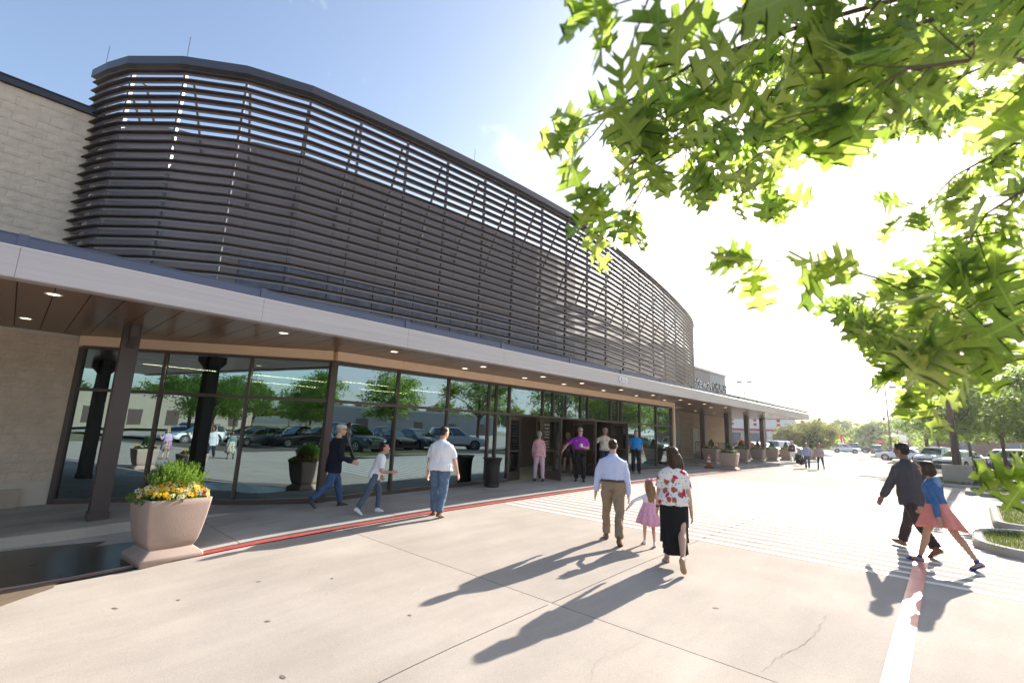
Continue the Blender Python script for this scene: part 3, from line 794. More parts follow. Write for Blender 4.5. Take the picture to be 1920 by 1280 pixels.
for x, y, L in ((-14.6, 2.9, 1.6), (-14.4, 5.6, 2.2), (-13.6, 7.6, 1.6), (-15.8, 9.6, 2.0), (-13.9, 10.2, 1.5), (-17, 6.4, 2.4)):
    s = thing('strip_light', 'lit strip light hanging inside the lobby behind the tinted glass', 'ceiling light', (x, y, ZH - .25), 0, 'strip lights hanging in the lobby')
    g = MB(); g.box(x - .04, y - L / 2, ZH - .27, x + .04, y + L / 2, ZH - .21); obj('housing', g, M['gal'], s)
    g = MB(); g.box(x - .03, y - L / 2 + .01, ZH - .285, x + .03, y + L / 2 - .01, ZH - .272); obj('tube', g, M['strip'], s)
    g = MB(); g.tube([(x, y - L / 3, ZH - .21), (x, y - L / 3, ZH + .05)], .006, 5); g.tube([(x, y + L / 3, ZH - .21), (x, y + L / 3, ZH + .05)], .006, 5); obj('hanger', g, M['gal'], s)
# ================================================================ PLANTERS, BIN, CONES
def leafbits(mb, c, rx, ry, rz, n, size, rnd, up=.5, m=0, shell=.5, elong=2.2):
    """many small leaf blades in an ellipsoid"""
    for _ in range(n):
        while True:
            p = Vector((rnd.uniform(-1, 1), rnd.uniform(-1, 1), rnd.uniform(-1, 1)))
            l = p.length
            if .05 < l < 1: break
        p = p / l * (shell + (1 - shell) * l ** .5)
        c0 = Vector((c[0] + p.x * rx, c[1] + p.y * ry, c[2] + p.z * rz))
        d = (Vector((p.x, p.y, p.z + up)) + Vector((rnd.gauss(0, .5), rnd.gauss(0, .5), rnd.gauss(0, .5)))).normalized()
        w = d.cross(Vector((rnd.gauss(0, 1), rnd.gauss(0, 1), rnd.gauss(0, 1)))).normalized()
        s = size * rnd.uniform(.6, 1.3); a = c0 - d * s * .5; b = c0 + d * s * .5; nn = d.cross(w) * s * .12
        mb.add([a, c0 + w * s / elong + nn, b, c0 - w * s / elong + nn], [(0, 1, 2, 3)], m)

def planter_body(o, W=.80, H=.86):
    g = MB()
    def sq(h, w, r=.03):
        pts = []
        for cx, cy, a0 in ((w - r, w - r, 0), (r - w, w - r, 90), (r - w, r - w, 180), (w - r, r - w, 270)):
            for k in range(4): a = R(a0 + 30 * k); pts.append((cx + r * math.cos(a), cy + r * math.sin(a), h))
        return pts
    hw = W / 2
    prof = [(-.04, hw * .96), (0.05, hw * .97), (.065, hw * .965), (.155, hw * .71), (.17, hw * .695)]
    for i in range(9):
        t = i / 8; prof.append((.17 + (H - .17) * t, hw * (.70 + .31 * t ** .62 - .015 * t * t)))
    prof += [(H + .004, hw * .985), (H + .003, hw * .92), (H - .06, hw * .90)]
    g.rings([sq(h, w, .035) for h, w in prof], cap=True)
    obj('body', g, M['planter'], o, True)
    g = MB(); n = hw * .895; g.box(-n, -n, H - .12, n, n, H - .035); obj('soil', g, M['soil'], o)

def flower_mesh(name, petal, eye):
    b = MB(); n = 5
    for k in range(n):
        a = 2 * PI * k / n + .3; ca, sa = math.cos(a), math.sin(a)
        def pt(r, da, z): return (r * math.cos(a + da), r * math.sin(a + da), z)
        b.add([(0, 0, 0), pt(.016, -.62, .005), pt(.028, -.35, .007), pt(.031, 0, .004), pt(.028, .35, .007), pt(.016, .62, .005)], [(0, 1, 2, 3, 4, 5)], 0)
    b.add([(.009 * math.cos(2 * PI * k / 6), .009 * math.sin(2 * PI * k / 6), .0085) for k in range(6)], [tuple(range(6))], 1)
    return b.mesh(name, [petal, eye])
def petal(n, c, t): return mat(n, c, .6, trans=t, tw=.4)
P_w = petal('white_petal', (.80, .78, .72), (.8, .78, .65)); P_y = petal('yellow_petal', (.80, .52, .02), (.85, .6, .03)); P_c = petal('cream_petal', (.80, .68, .35), (.85, .7, .35))
P_v = petal('violet_petal', (.075, .03, .16), (.1, .03, .22)); P_r = petal('wine_petal', (.25, .012, .03), (.35, .02, .04)); P_k = petal('dark_eye', (.03, .008, .03), (.03, .01, .03)); P_p = petal('pink_petal', (.75, .30, .38), (.8, .4, .4))
FL = [flower_mesh('flower', a, b) for a, b in ((P_w, P_k), (P_y, P_k), (P_c, P_y), (P_v, P_y), (P_r, P_k), (P_y, P_y))]

near = thing('planter', 'flared brown cast stone planter of pansies and a rosemary bush standing in the puddle corner', 'planter')
planter_body(near, .85, .87)
rnd = random.Random(5)
g = MB()
leafbits(g, (0, 0, .92), .42, .42, .13, 1700, .05, rnd, .6)
leafbits(g, (-.06, -.06, .88), .50, .50, .13, 1100, .045, rnd, .1)
obj('pansy_leaves', g, M['herb'], near)['kind'] = 'stuff'
g = MB()
for i in range(420):                                    # rosemary: branching stems set with short needles
    a = rnd.uniform(0, 2 * PI); rr = .27 * math.sqrt(rnd.random())
    b = Vector((rr * math.cos(a) * .7 - .02, rr * math.sin(a) * .7 + .03, .92)); h = (.13 + .36 * math.sqrt(max(0, 1 - (rr / .29) ** 2))) * rnd.uniform(.75, 1.08)
    t = b + Vector((math.cos(a) * rr * .75 + rnd.gauss(0, .035), math.sin(a) * rr * .75 + rnd.gauss(0, .035), h)); bow_ = Vector((math.cos(a), math.sin(a), 0)) * rnd.uniform(.0, .05)
    for k in range(34):
        f = .25 + .75 * k / 33; p = b.lerp(t, f) + bow_ * math.sin(PI * f); an = k * 2.4 + i
        d = Vector((math.cos(an), math.sin(an), .25 + .9 * f ** 3)).normalized(); w = d.orthogonal().normalized() * .0042; l = .024 * (1.2 - .4 * f)
        g.add([p - w, p + w, p + d * l + w * .5, p + d * l - w * .5], [(0, 1, 2, 3)])
o_ = obj('rosemary', g, M['herb'], near); o_['kind'] = 'stuff'
cols = [0, 1, 1, 2, 2, 1, 1, 5, 5, 0, 2, 5, 1, 0, 2, 5, 5, 1, 4]
for i in range(295):
    a = rnd.uniform(0, 2 * PI); rr = .47 * math.sqrt(rnd.uniform(.16, 1.0))
    x, y = rr * math.cos(a), rr * math.sin(a)
    k = rnd.choice(cols)
    if y > .15 and rnd.random() < .6: k = rnd.choice((3, 4, 1, 5, 1, 0))
    o = link('flower', FL[k], near)
    o.location = (x * 1.04, y * 1.04, 1.13 - .75 * max(0, rr - .18) + rnd.uniform(-.035, .03))
    out = Vector((x * 1.4, y * 1.4, .75)) + Vector((rnd.gauss(0, .3), rnd.gauss(0, .3), 0)) + Vector((.45, -.5, 0))
    o.rotation_euler = out.to_track_quat('Z', 'Y').to_euler(); o.scale = (rnd.uniform(.95, 1.5),) * 3
near.location = (-9.15, 1.98, zg(1.98) + .02); near.rotation_euler = (0, 0, R(8))

pb = thing('planter', 'pale sunlit planter with yellow pansies standing out on the drive beside the traffic cone', 'planter', group='planters along the far kerb')
planter_body(pb, .86, .86)
rnd = random.Random(8)
g = MB(); leafbits(g, (0, 0, .90), .41, .41, .12, 500, .08, rnd, .5); obj('pansy_leaves', g, M['herb'], pb)['kind'] = 'stuff'
g = MB()
for k in range(900):
    h = rnd.random() ** .8; a = rnd.uniform(0, 2 * PI); rr = .20 * (1 - h) ** .7 * rnd.uniform(.75, 1.1)
    leafbits(g, (rr * math.cos(a), rr * math.sin(a), .9 + h * .48), .02, .02, .02, 1, .055, rnd, .6)
obj('box_bush', g, M['herb_dark'], pb)['kind'] = 'stuff'
g = MB()
for k in range(70):
    a = rnd.uniform(0, 2 * PI); rr = .41 * math.sqrt(rnd.uniform(.35, 1)); c0 = (rr * math.cos(a), rr * math.sin(a), .99 + rnd.uniform(-.05, .04)); s_ = rnd.uniform(.022, .04)
    g.ell(c0, s_, s_, s_ * .5, 6, rnd.choice((0, 0, 1, 2, 3)))
obj('flowers', g, [P_y, P_w, P_v, P_p], pb)['kind'] = 'stuff'
pb.location = (-9.35, 26.5, zg(26.5) + .02); pb.rotation_euler = (0, 0, R(6))
for (x, y, rz, lb) in ((-11.2, 28.9, 4, 'shaded planter with a low dark bush behind the traffic cone'), (-11.0, 33.4, 8, 'planter with a pointed box bush between the two thin far columns'),
                       (-10.9, 36.4, 3, 'brown planter standing in front of the thick third column'), (-10.9, 39.7, 10, 'planter beside the last thin column near the canopy end'),
                       (-10.9, 43.4, 5, 'planter with a neat cone bush at the canopy end'), (-10.6, 50.4, 5, 'planter half hidden behind the man in the striped shirt'),
                       (-8.6, -5.6, -5, 'planter behind the camera mirrored dark in the angled panes'), (-8.5, -9.6, 6, 'second planter behind the camera mirrored at the window edge')):
    dup(pb, (x, y, floor_at(x, y)), R(rz), lb)

# litter bin: flared steel slats round a liner
rx_, ry_ = -10.85, 10.6
bn = thing('trash_can', 'black slatted steel litter bin with flared rim outside the storefront', 'trash can', (rx_, ry_, zs(rx_, ry_)))
z0 = zs(rx_, ry_)
g = MB(); g.lathe([(.20, z0), (.23, z0 + .01), (.23, z0 + .05), (.20, z0 + .06)], (rx_, ry_, 0), 24); obj('base', g, M['black'], bn, True)
g = MB(); g.lathe([(.2, z0 + .062), (.2, z0 + .80), (.19, z0 + .80), (.19, z0 + .1)], (rx_, ry_, 0), 24); obj('liner', g, M['rubber'], bn, True)
for k in range(26):
    a = 2 * PI * k / 26; ca, sa = math.cos(a), math.sin(a); g = MB(); rs = []
    for r, z in ((.225, .05), (.218, .12), (.222, .45), (.232, .68), (.262, .80), (.30, .855)):
        w = .019; rs.append([(rx_ + r * ca - w * sa, ry_ + r * sa + w * ca, z0 + z), (rx_ + r * ca + w * sa, ry_ + r * sa - w * ca, z0 + z), (rx_ + (r + .008) * ca + w * sa, ry_ + (r + .008) * sa - w * ca, z0 + z), (rx_ + (r + .008) * ca - w * sa, ry_ + (r + .008) * sa + w * ca, z0 + z)])
    g.rings(rs); obj('slat', g, M['black'], bn)
g = MB(); n = 28; g.rings([[(rx_ + (.298 + .014 * math.cos(b)) * math.cos(2 * PI * k / n), ry_ + (.298 + .014 * math.cos(b)) * math.sin(2 * PI * k / n), z0 + .862 + .012 * math.sin(b)) for k in range(n)] for b in np.linspace(0, 2 * PI, 9)], cap=False)
g.lathe([(.29, z0 + .858), (.20, z0 + .83), (.15, z0 + .835)], (rx_, ry_, 0), n); obj('rim', g, M['black'], bn, True)
# traffic cone
def cone(loc, label):
    c = thing('traffic_cone', label, 'traffic cone')
    g = MB(); g.box(-.2, -.2, 0, .2, .2, .035); obj('base', g, M['rubber'], c)
    def rr(z): return .135 - .105 * (z - .035) / .68
    g = MB(); g.lathe([(rr(.036), .036), (rr(.715), .715), (.02, .72), (.012, .70)], n=18); obj('body', g, M['cone'], c, True)
    for za, zb_ in ((.30, .42), (.50, .58)):
        g = MB(); g.lathe([(rr(za) + .003, za), (rr(zb_) + .003, zb_)], n=18); obj('band', g, M['reflective'], c, True)
    c.location = loc; return c
cn_ = cone((-10.35, 26.3, zs(-10.3, 26.3)), 'orange traffic cone with white bands beside the sunlit far planter')
dup(cn_, (-10.7, 3.35, zs(-10.7, 3.35)), .4, 'orange traffic cone mirrored in the pane left of the corner post') if False else None

# ramp railing by the far wall
rl = thing('ramp_railing', 'low black steel railing round the ramp by the far service door', 'railing', (-13.6, 36, zs2(0, 36)))
zr = zs2(0, 36)
g = MB(); g.box(-14.9, 35.2, zr - .05, -13.1, 41.5, zr + .32); obj('ramp', g, M['kerb'], rl)
def rail(x0, y0, x1, y1):
    L = math.dist((x0, y0), (x1, y1)); n = int(L / .13)
    for z in (.42, 1.18): g = MB(); g.bar((x0, y0, zr + z), (x1, y1, zr + z), .04, .04); obj('rail', g, M['black'], rl)
    for i in range(n + 1):
        t = i / n; x, y = x0 + (x1 - x0) * t, y0 + (y1 - y0) * t
        g = MB(); g.bar((x, y, zr + (.32 if i % 8 == 0 else .44)), (x, y, zr + 1.16), .03 if i % 8 == 0 else .016, .03 if i % 8 == 0 else .016); obj('baluster', g, M['black'], rl)
rail(-13.15, 35.3, -13.15, 41.4); rail(-14.8, 35.25, -13.2, 35.25)

# ================================================================ ISLANDS AND LAMP POSTS
def island(label_m, x0, y0, x1, y1, r, red=False):
    def outline(e):
        pts = []
        for cx, cy, a0 in ((x1 - r, y1 - r, 0), (x0 + r, y1 - r, 90), (x0 + r, y0 + r, 180), (x1 - r, y0 + r, 270)):
            for k in range(9): a = R(a0 + 11.25 * k); pts.append((cx + (r - e) * math.cos(a), cy + (r - e) * math.sin(a)))
        return pts
    g = MB(); rs = []
    for e, dz in ((-.02, -.1), (0, .10), (.03, .135), (.13, .14), (.16, .10), (.16, -.1)):
        rs.append([(x, y, zg(y) + dz) for x, y in outline(e)])
    g.rings(rs, cap=False); k_ = tag(obj('kerb', g, M['red_paint'] if red else M['kerb'], smooth=False), kind='structure')
    g = MB(); o2 = outline(.162); cx, cy = (x0 + x1) / 2, (y0 + y1) / 2
    g.rings([[(cx + (x - cx) * s_, cy + (y - cy) * s_, zg(cy + (y - cy) * s_) + .09 + .05 * (1 - s_)) for x, y in o2] for s_ in (.02, .4, .8, 1.0)], cap=False)
    tag(obj('lawn', g, M['turf'], smooth=True), kind='structure')
    rnd = random.Random(int(y0 * 10)); g = MB()
    n = int((x1 - x0) * (y1 - y0) * (900 if y0 < 25 else 120)); n = min(n, 9000)
    for _ in range(n):
        x, y = rnd.uniform(x0 + .18, x1 - .18), rnd.uniform(y0 + .18, y1 - .18)
        h = rnd.uniform(.03, .075) * (1 if y0 < 25 else 2); z = zg(y) + .10; a = rnd.uniform(0, 2 * PI); w = .006 if y0 < 25 else .02
        g.add([(x - w * math.cos(a), y - w * math.sin(a), z), (x + w * math.cos(a), y + w * math.sin(a), z), (x + rnd.gauss(0, .02), y + rnd.gauss(0, .02), z + h)], [(0, 1, 2)])
    tag(obj('grass', g, M['grass']), kind='stuff')
island('', -.18, 11.6, 3.0, 14.3, .95)
island('', .15, 14.95, 2.6, 19.2, .5)
island('', -.38, 23.5, 2.6, 26.3, .5)
island('', -1.55, 27.2, 4.0, 33.0, .5)
island('', -.6, 39.6, 6, 43.6, .6, True)
island('', -10.5, 82, -3, 87, .8)
island('', -6.0, 57.0, -.5, 61, .6)

def lamp_post(loc, H, heads, label, base=.5, baseh=.6, r=.11, flood=None, rz=0):
    t = thing('lamp_post', label, 'lamp post')
    g = MB(); g.box(-base, -base, -.1, base, base, baseh); obj('base', g, M['smooth_stone'], t)
    g = MB(); g.tube([(0, 0, baseh), (0, 0, H)], [r, r * .62], 10); obj('pole', g, M['gal'], t, True)
    for s_ in heads:
        g = MB(); g.bar((0, 0, H - .1), (s_ * .5, 0, H - .06), .05, .05); obj('arm', g, M['gal'], t)
        g = MB(); g.rings([[(s_ * x, -w, z0_), (s_ * x, w, z0_), (s_ * x, w * .9, z1_), (s_ * x, -w * .9, z1_)] for x, w, z0_, z1_ in ((.38, .14, H - .14, H + .02), (.5, .2, H - .16, H + .08), (1.15, .2, H - .16, H + .08), (1.25, .15, H - .15, H + .03))])
        h = obj('lamp_head', g, M['gal'], t)
        g = MB(); g.box(min(s_ * .55, s_ * 1.12), -.16, H - .175, max(s_ * .55, s_ * 1.12), .16, H - .163); obj('lens', g, M['white_sign'], h)
    for z in (flood or ()):
        g = MB(); g.bar((0, 0, z), (-.35, 0, z + .05), .05, .05); g.rings([[(-.35 - .28 * a, y * w, z + .12 + q * w) for y, q in ((-1, -1), (1, -1), (1, 1), (-1, 1))] for a, w in ((0, .12), (.3, .2), (1, .22))])
        obj('floodlight', g, M['gal'], t)
    t.location = loc; t.rotation_euler = (0, 0, rz); return t
lamp_post((-8.2, 84.5, zg(84)), 9.7, (1, -1), 'tall lamp post with two flat heads standing clear of the trees', flood=(5.2,), rz=.2)
lamp_post((-3.1, 59, zg(59)), 13.5, (1, -1), 'tall brown lamp post with one floodlight rising behind the leaves', .45, .55, .15, (7.2,), .4)
lamp_post((-.62, 29.4, zg(29.4)), 7.6, (1,), 'lamp post on a big square concrete base beside the suited man', .5, .86, .14)
lamp_post((-28, 88, zg(88)), 11.6, (1, -1), 'distant lamp post whose twin heads show above the canopy end', rz=.6)

# ================================================================ TREES
def crown_mesh(name, seed, rx, rz, nclump, nleaf, size, m, gap=.0):
    rnd = random.Random(seed); g = MB(); centers = []
    for i in range(nclump):
        while True:
            p = Vector((rnd.uniform(-1, 1), rnd.uniform(-1, 1), rnd.uniform(-1, 1)))
            if .25 < p.length < 1: break
        p = p * (.72 + .28 * rnd.random()) if p.length < .7 else p
        if p.z < -.55: p.z = -.55 + rnd.uniform(-.12, .1)
        c = Vector((p.x * rx, p.y * rx, p.z * rz)); centers.append(c)
        cr = rx * rnd.uniform(.16, .30)
        for k in range(nleaf):
            q = Vector((rnd.gauss(0, .5), rnd.gauss(0, .5), rnd.gauss(0, .33))) * cr
            a = c + q; s = size * rnd.uniform(.6, 1.35)
            d = Vector((rnd.gauss(0, 1), rnd.gauss(0, 1), rnd.gauss(-.35, .5))).normalized(); w = d.cross(Vector((rnd.gauss(0, .5), rnd.gauss(0, .5), 1))).normalized()
            n = d.cross(w) * s * .15
            g.add([a, a + d * s * .35 + w * s * .42 + n, a + d * s * .55 + w * s * .14, a + d * s, a + d * s * .55 - w * s * .14, a + d * s * .35 - w * s * .42 + n], [(0, 1, 2), (0, 2, 3), (0, 3, 4), (0, 4, 5)])
    return g.mesh(name, m), centers
def make_tree(label, cat_mesh, H, rx, rz, trunk_r, seed, group, name='tree', lean=0, limbs=9):
    me, cen = cat_mesh
    t = thing(name, label, 'tree', group=group); rnd = random.Random(seed)
    g = MB(); zc = H - rz
    top = Vector((lean, 0, zc + rz * .2))
    pts = [Vector((0, 0, -.1)), Vector((0, 0, .25)), Vector((lean * .3, .03, zc * .5)), Vector((lean * .7, -.02, zc - rz * .3)), top]
    g.tube(pts, [trunk_r * 1.5, trunk_r, trunk_r * .85, trunk_r * .7, trunk_r * .2], 8)
    for c in rnd.sample(cen, min(limbs, len(cen))):
        b = pts[2].lerp(pts[3], rnd.random()); e = Vector((c.x, c.y, c.z + zc)); mid = b.lerp(e, .5) + Vector((0, 0, .15 * rx))
        g.tube([b, mid, e], [trunk_r * .42, trunk_r * .26, trunk_r * .08], 6)
    obj('trunk', g, M['bark'], t, True)
    o = link('crown', me, t); o.location = (0, 0, zc)
    return t
CM = [crown_mesh('crown', 21 + i, 2.6, 1.9, 62, 120, .17, M['leaf2']) for i in range(3)]
tr0 = make_tree('bushy street tree beside the concrete lamp base, crown full of light', CM[0], 5.4, 2.6, 1.9, .10, 1, 'trees in the car park islands')
tr1 = make_tree('tree with a slim trunk standing over the dark SUV', CM[1], 5.2, 2.6, 1.9, .10, 2, 'trees in the car park islands')
tr2 = make_tree('tree with a grey trunk at the picture edge past the parked cars', CM[2], 5.5, 2.6, 1.9, .13, 3, 'trees in the car park islands')
for t, x, y, s_, rz in ((tr0, -.65, 37.5, 1.05, .4), (tr1, 1.3, 40.8, 1.1, 1.2), (tr2, 4.0, 41.5, 1.2, 2.0)):
    t.location = (x, y, zg(y) + .1); t.scale = (s_,) * 3; t.rotation_euler = (0, 0, rz)
for (src, x, y, rz, s_, lb) in ((tr1, -2.3, 60, .7, 1.15, 'dark dense tree left of the island trees, behind the tall lamp post'), (tr0, -.2, 52, 2.2, 1.1, 'tree in the middle of the parking rows behind the lamp base'),
                                (tr2, 3.2, 34, 4.1, 1.2, 'big tree overhanging the picture edge beyond the islands'), (tr1, 3.4, 52, 3.0, 1.15, 'tree among the white cars at the far right'),
                                (tr0, 5.6, 17.0, 1.0, 1.0, 'island tree mirrored in the tall panes beside the corner post'), (tr2, 6.5, 27, 5.0, 1.15, 'tree past the second aisle mirrored above the doors'),
                                (tr0, 6.5, 46, 3.3, 1.3, 'broad tree mirrored in the panes over the open doors'), (tr1, 8.5, 66, 0.2, 1.4, 'tree mirrored at the far end of the storefront'),
                                (tr2, 9.5, -17, .9, 1.25, 'tree behind the camera mirrored in the angled panes'), (tr0, 14.5, -24.5, 2.9, 1.3, 'wide tree mirrored just left of the corner post'),
                                (tr1, 6.5, -31, 1.9, 1.25, 'tree mirrored in the middle of the angled panes'), (tr2, 21, -27, 4.4, 1.5, 'far tree behind the mirrored parking rows'),
                                (tr0, 14, -40, .3, 1.4, 'tree mirrored near the left end of the glass'), (tr1, 24, -40, 2.4, 1.5, 'tall tree mirrored over the farthest cars'),
                                (tr1, 11, -21, 2.2, 1.3, 'tree over the mirrored white SUV left of the corner post'), (tr0, 17.5, -29, 3.6, 1.4, 'broad tree mirrored behind the pickup in the angled panes'),
                                (tr2, 7.5, -37, 5.2, 1.35, 'tree mirrored left of the black column reflection'), (tr0, 22, -20, 1.1, 1.4, 'tree mirrored at the corner post, farther back'), (tr1, 28, -30, 4.0, 1.6, 'tall tree mirrored against the beige shop block'),
                                (tr2, 17, 25, 3.4, 1.2, 'tree across the car park mirrored low in the tall panes'), (tr0, 34, 22, 5.1, 1.6, 'round tree far across the car park')):
    dup(src, (x, y, zg(y) + .05), rz, lb, s_)
# olive-toned crape myrtles beyond the canopy
cm2 = crown_mesh('crown', 51, 3.0, 2.0, 60, 85, .26, M['leaf4'])
mt = make_tree('low rounded olive green tree left of the pair beyond the canopy end', cm2, 4.6, 3.0, 2.0, .12, 6, 'rounded trees beyond the canopy')
mt.location = (-18.6, 78, zg(78)); mt.scale = (.85,) * 3
dup(mt, (-16.2, 81, zg(81)), 2.1, 'low rounded olive tree right of the pair beyond the canopy end', .95)
dup(mt, (-17.2, 84.5, zg(84)), 4.0, 'rounded olive tree behind the pair beyond the canopy end', 1.1)
# far wooded bank
fm = [crown_mesh('crown', 71 + i, 4.6, 3.6, 55, 60, .75, M['leaf3']) for i in range(2)]
ft = [make_tree('tall pale tree on the wooded bank behind the crossing white car', fm[i], 9.0, 4.6, 3.6, .3, 9 + i, 'trees on the far wooded bank', limbs=4) for i in range(2)]
rnd = random.Random(17)
k = 0
for i in range(34):
    x = -78 + i * 3.5 + rnd.uniform(-1.5, 1.5); y = rnd.choice((172, 186, 200, 158)) + rnd.uniform(-5, 5)
    s_ = rnd.uniform(.75, 1.1) * (1.32 if x < -48 else 1.0) * (y / 178)
    src = ft[i % 2]
    place_ = ['behind the white shop building', 'behind the canopy end', 'above the olive trees', 'behind the walking group', 'behind the crossing white car', 'behind the red feather flag', 'behind the distant cars', 'behind the lone lamp post', 'behind the pylon sign', 'behind the street trees'][min(9, i * 10 // 34)]
    row_ = {158: 'front', 172: 'second', 186: 'third', 200: 'rearmost'}[min((158, 172, 186, 200), key=lambda q: abs(q - y))]
    lb_ = ('tall' if s_ > 1.05 else 'low' if s_ < .85 else 'rounded') + ' leafy tree in the ' + row_ + ' line of the far bank ' + place_
    if i < 2: src.location = (x, y, 0); src.scale = (s_,) * 3; src['label'] = lb_; continue
    dup(src, (x, y, 0), rnd.uniform(0, 6), lb_, s_)
for i in range(26):
    y = -95 + i * 9 + rnd.uniform(-3, 3); x = rnd.uniform(82, 100)
    dup(ft[i % 2], (x, y, 0), rnd.uniform(0, 6), 'leafy tree in the belt across the car park, mirrored in the glass', rnd.uniform(.8, 1.15), group='trees across the car park')
for i in range(16):
    x = -30 + i * 8.5 + rnd.uniform(-3, 3); y = rnd.uniform(-112, -98)
    dup(ft[i % 2], (x, y, 0), rnd.uniform(0, 6), 'leafy tree in the belt behind the shop block, mirrored in the angled glass', rnd.uniform(.8, 1.15), group='trees behind the shop block')
g = MB()
for i in range(150):
    x = rnd.uniform(-85, 45); y = rnd.uniform(146, 165)
    leafbits(g, (x, y, 1.2), 2.6, 2.2, rnd.uniform(1.3, 2.6), 130, .75, rnd, .5, elong=1.9)
tag(obj('undergrowth', g, M['leaf3']), kind='stuff')
g = MB(); sheet(g, steps(-140, 90, 10), steps(142.5, 260, 8), lambda x, y: zg(y) + .04 + max(0, (y - 150)) * .03); tag(obj('verge', g, M['turf'], smooth=True), kind='structure')
# ================================================================ CARS
def paint(n, c, met=.35): return mat(n, c, .32, metal=met, coat=.7)
PAINT = {n: paint(n + '_car_paint', c, q) for n, c, q in (('white', (.74, .74, .74), 0), ('silver', (.42, .43, .45), .6), ('grey', (.13, .14, .15), .5), ('navy', (.02, .032, .07), .4), ('black', (.012, .012, .014), .2), ('red', (.32, .015, .018), .3), ('teal', (.045, .075, .08), .5), ('blue', (.03, .08, .25), .4), ('maroon', (.09, .012, .02), .3))}
M['car_glass'] = glass('car_glass', (.75, .85, .9), .22, (.10, .12, .12))
M['tyre'] = mat('tyre_rubber', (.018, .018, .018), .8)
M['rim'] = mat('alloy_rim', (.48, .48, .50), .3, metal=.9)
M['trim'] = mat('black_car_trim', (.02, .02, .02), .5)
M['head'] = mat('headlight_glass', (.75, .78, .80), .12, spec=.9)
M['tail'] = mat('tail_light', (.38, .012, .015), .2, spec=.8)
M['plate'] = mat('number_plate', (.65, .66, .66), .5)
def build_car(name, label, kind, col):
    """nose along +Y, wheels on z = 0"""
    P = dict(suv=dict(L=4.6, W=1.86, belt=1.02, roof=1.67, hood=1.02, b=(-2.16, 1.02), t=(-1.86, .12), deck=1.0, wb=1.36, r=.36, gc=.26),
             sedan=dict(L=4.75, W=1.82, belt=.92, roof=1.44, hood=.92, b=(-1.75, 1.05), t=(-1.05, .12), deck=1.0, wb=1.38, r=.33, gc=.2),
             pickup=dict(L=5.6, W=1.98, belt=1.22, roof=1.88, hood=1.2, b=(-.75, 1.25), t=(-.5, .55), deck=1.2, wb=1.75, r=.40, gc=.36))[kind]
    L, W, H2 = P['L'], P['W'] / 2, P['L'] / 2
    t = thing(name, label, 'car'); pm = PAINT[col]
    g = MB(); rs = []
    for f in (-1, -.985, -.93, -.8, -.55, -.2, .2, .5, .72, .88, .955, .99, 1.0):
        y = f * H2; e = abs(f); w = W * (1 - .16 * max(0, (e - .72) / .28) ** 2.2)
        zb = P['gc'] + .16 * max(0, (e - .8) / .2) ** 1.5
        if y > P['b'][1]: q = (y - P['b'][1]) / (H2 - P['b'][1]); top = P['hood'] - .20 * q ** 1.6; sh = top - .10
        elif y < P['b'][0]: q = (P['b'][0] - y) / (H2 + P['b'][0] + 1e-6); top = P['deck'] - .08 * q ** 2; sh = top - .07
        else: top = P['belt']; sh = top - .06
        if e > .98: top -= .10; sh -= .12; w *= .96
        hp = [(0, zb), (w * .86, zb), (w * .965, zb + .10), (w, zb + .26), (w * .985, (zb + sh) * .56), (w, sh - .12), (w * .965, sh), (w * .86, top - .012), (w * .4, top + .012)]
        rs.append([(-x, y, z) for x, z in reversed(hp[1:])] + [(x, y, z) for x, z in hp] + [(0, y, top + .018)])
    g.rings(rs); obj('body', g, pm, t, True)
    # cabin: side faces carry a slight bulge
    yb0, yb1 = P['b']; yt0, yt1 = P['t']; zb, zt = P['belt'] - .03, P['roof']; wb, wt = W * .955, W * .74
    def side(u, v, o=0.0):
        y = (yb0 + (yb1 - yb0) * u) * (1 - v) + (yt0 + (yt1 - yt0) * u) * v
        w = (wb * (1 - v) + wt * v + .045 * math.sin(PI * v)) * (1 - .05 * (abs(u - .45) * 2) ** 2); return w + o, y, zb + (zt - zb) * v - .05 * v * v * (abs(u - .5) * 2) ** 3
    g = MB(); rs = []
    for u in np.linspace(0, 1, 9):
        ring = [side(u, v) for v in (0, .35, .7, .93, 1)]
        x1, y1, z1 = ring[-1]
        ring.append((x1 * .93, y1, z1 + .025)); 
        top = [(x1 * .5, y1, z1 + .05), (-x1 * .5, y1, z1 + .05)]
        rs.append(ring + top + [(-x, y, z) for x, y, z in reversed(ring)])
    g.rings(rs); obj('cabin', g, pm, t, False)
    def win(us, s):
        g = MB(); v0, v1 = .10, .90; n = 5
        lo = [side(us[0] + (us[1] - us[0]) * i / n, v0, .012) for i in range(n + 1)]; mi = [side(us[0] + (us[1] - us[0]) * i / n, .5, .014) for i in range(n + 1)]; hi = [side(us[0] + (us[1] - us[0]) * i / n, v1, .012) for i in range(n + 1)]
        k = n + 1; v = [(s * x, y, z) for x, y, z in lo + mi + hi]
        f = [(r_ * k + i, r_ * k + i + 1, (r_ + 1) * k + i + 1, (r_ + 1) * k + i) for r_ in range(2) for i in range(n)]
        g.add(v, f if s > 0 else [q[::-1] for q in f]); obj('window', g, M['car_glass'], t, True)
    for s in (1, -1):
        for us in (((.05, .26), (.29, .56), (.59, .93)) if kind == 'suv' else ((.08, .47), (.51, .92))): win(us, s)
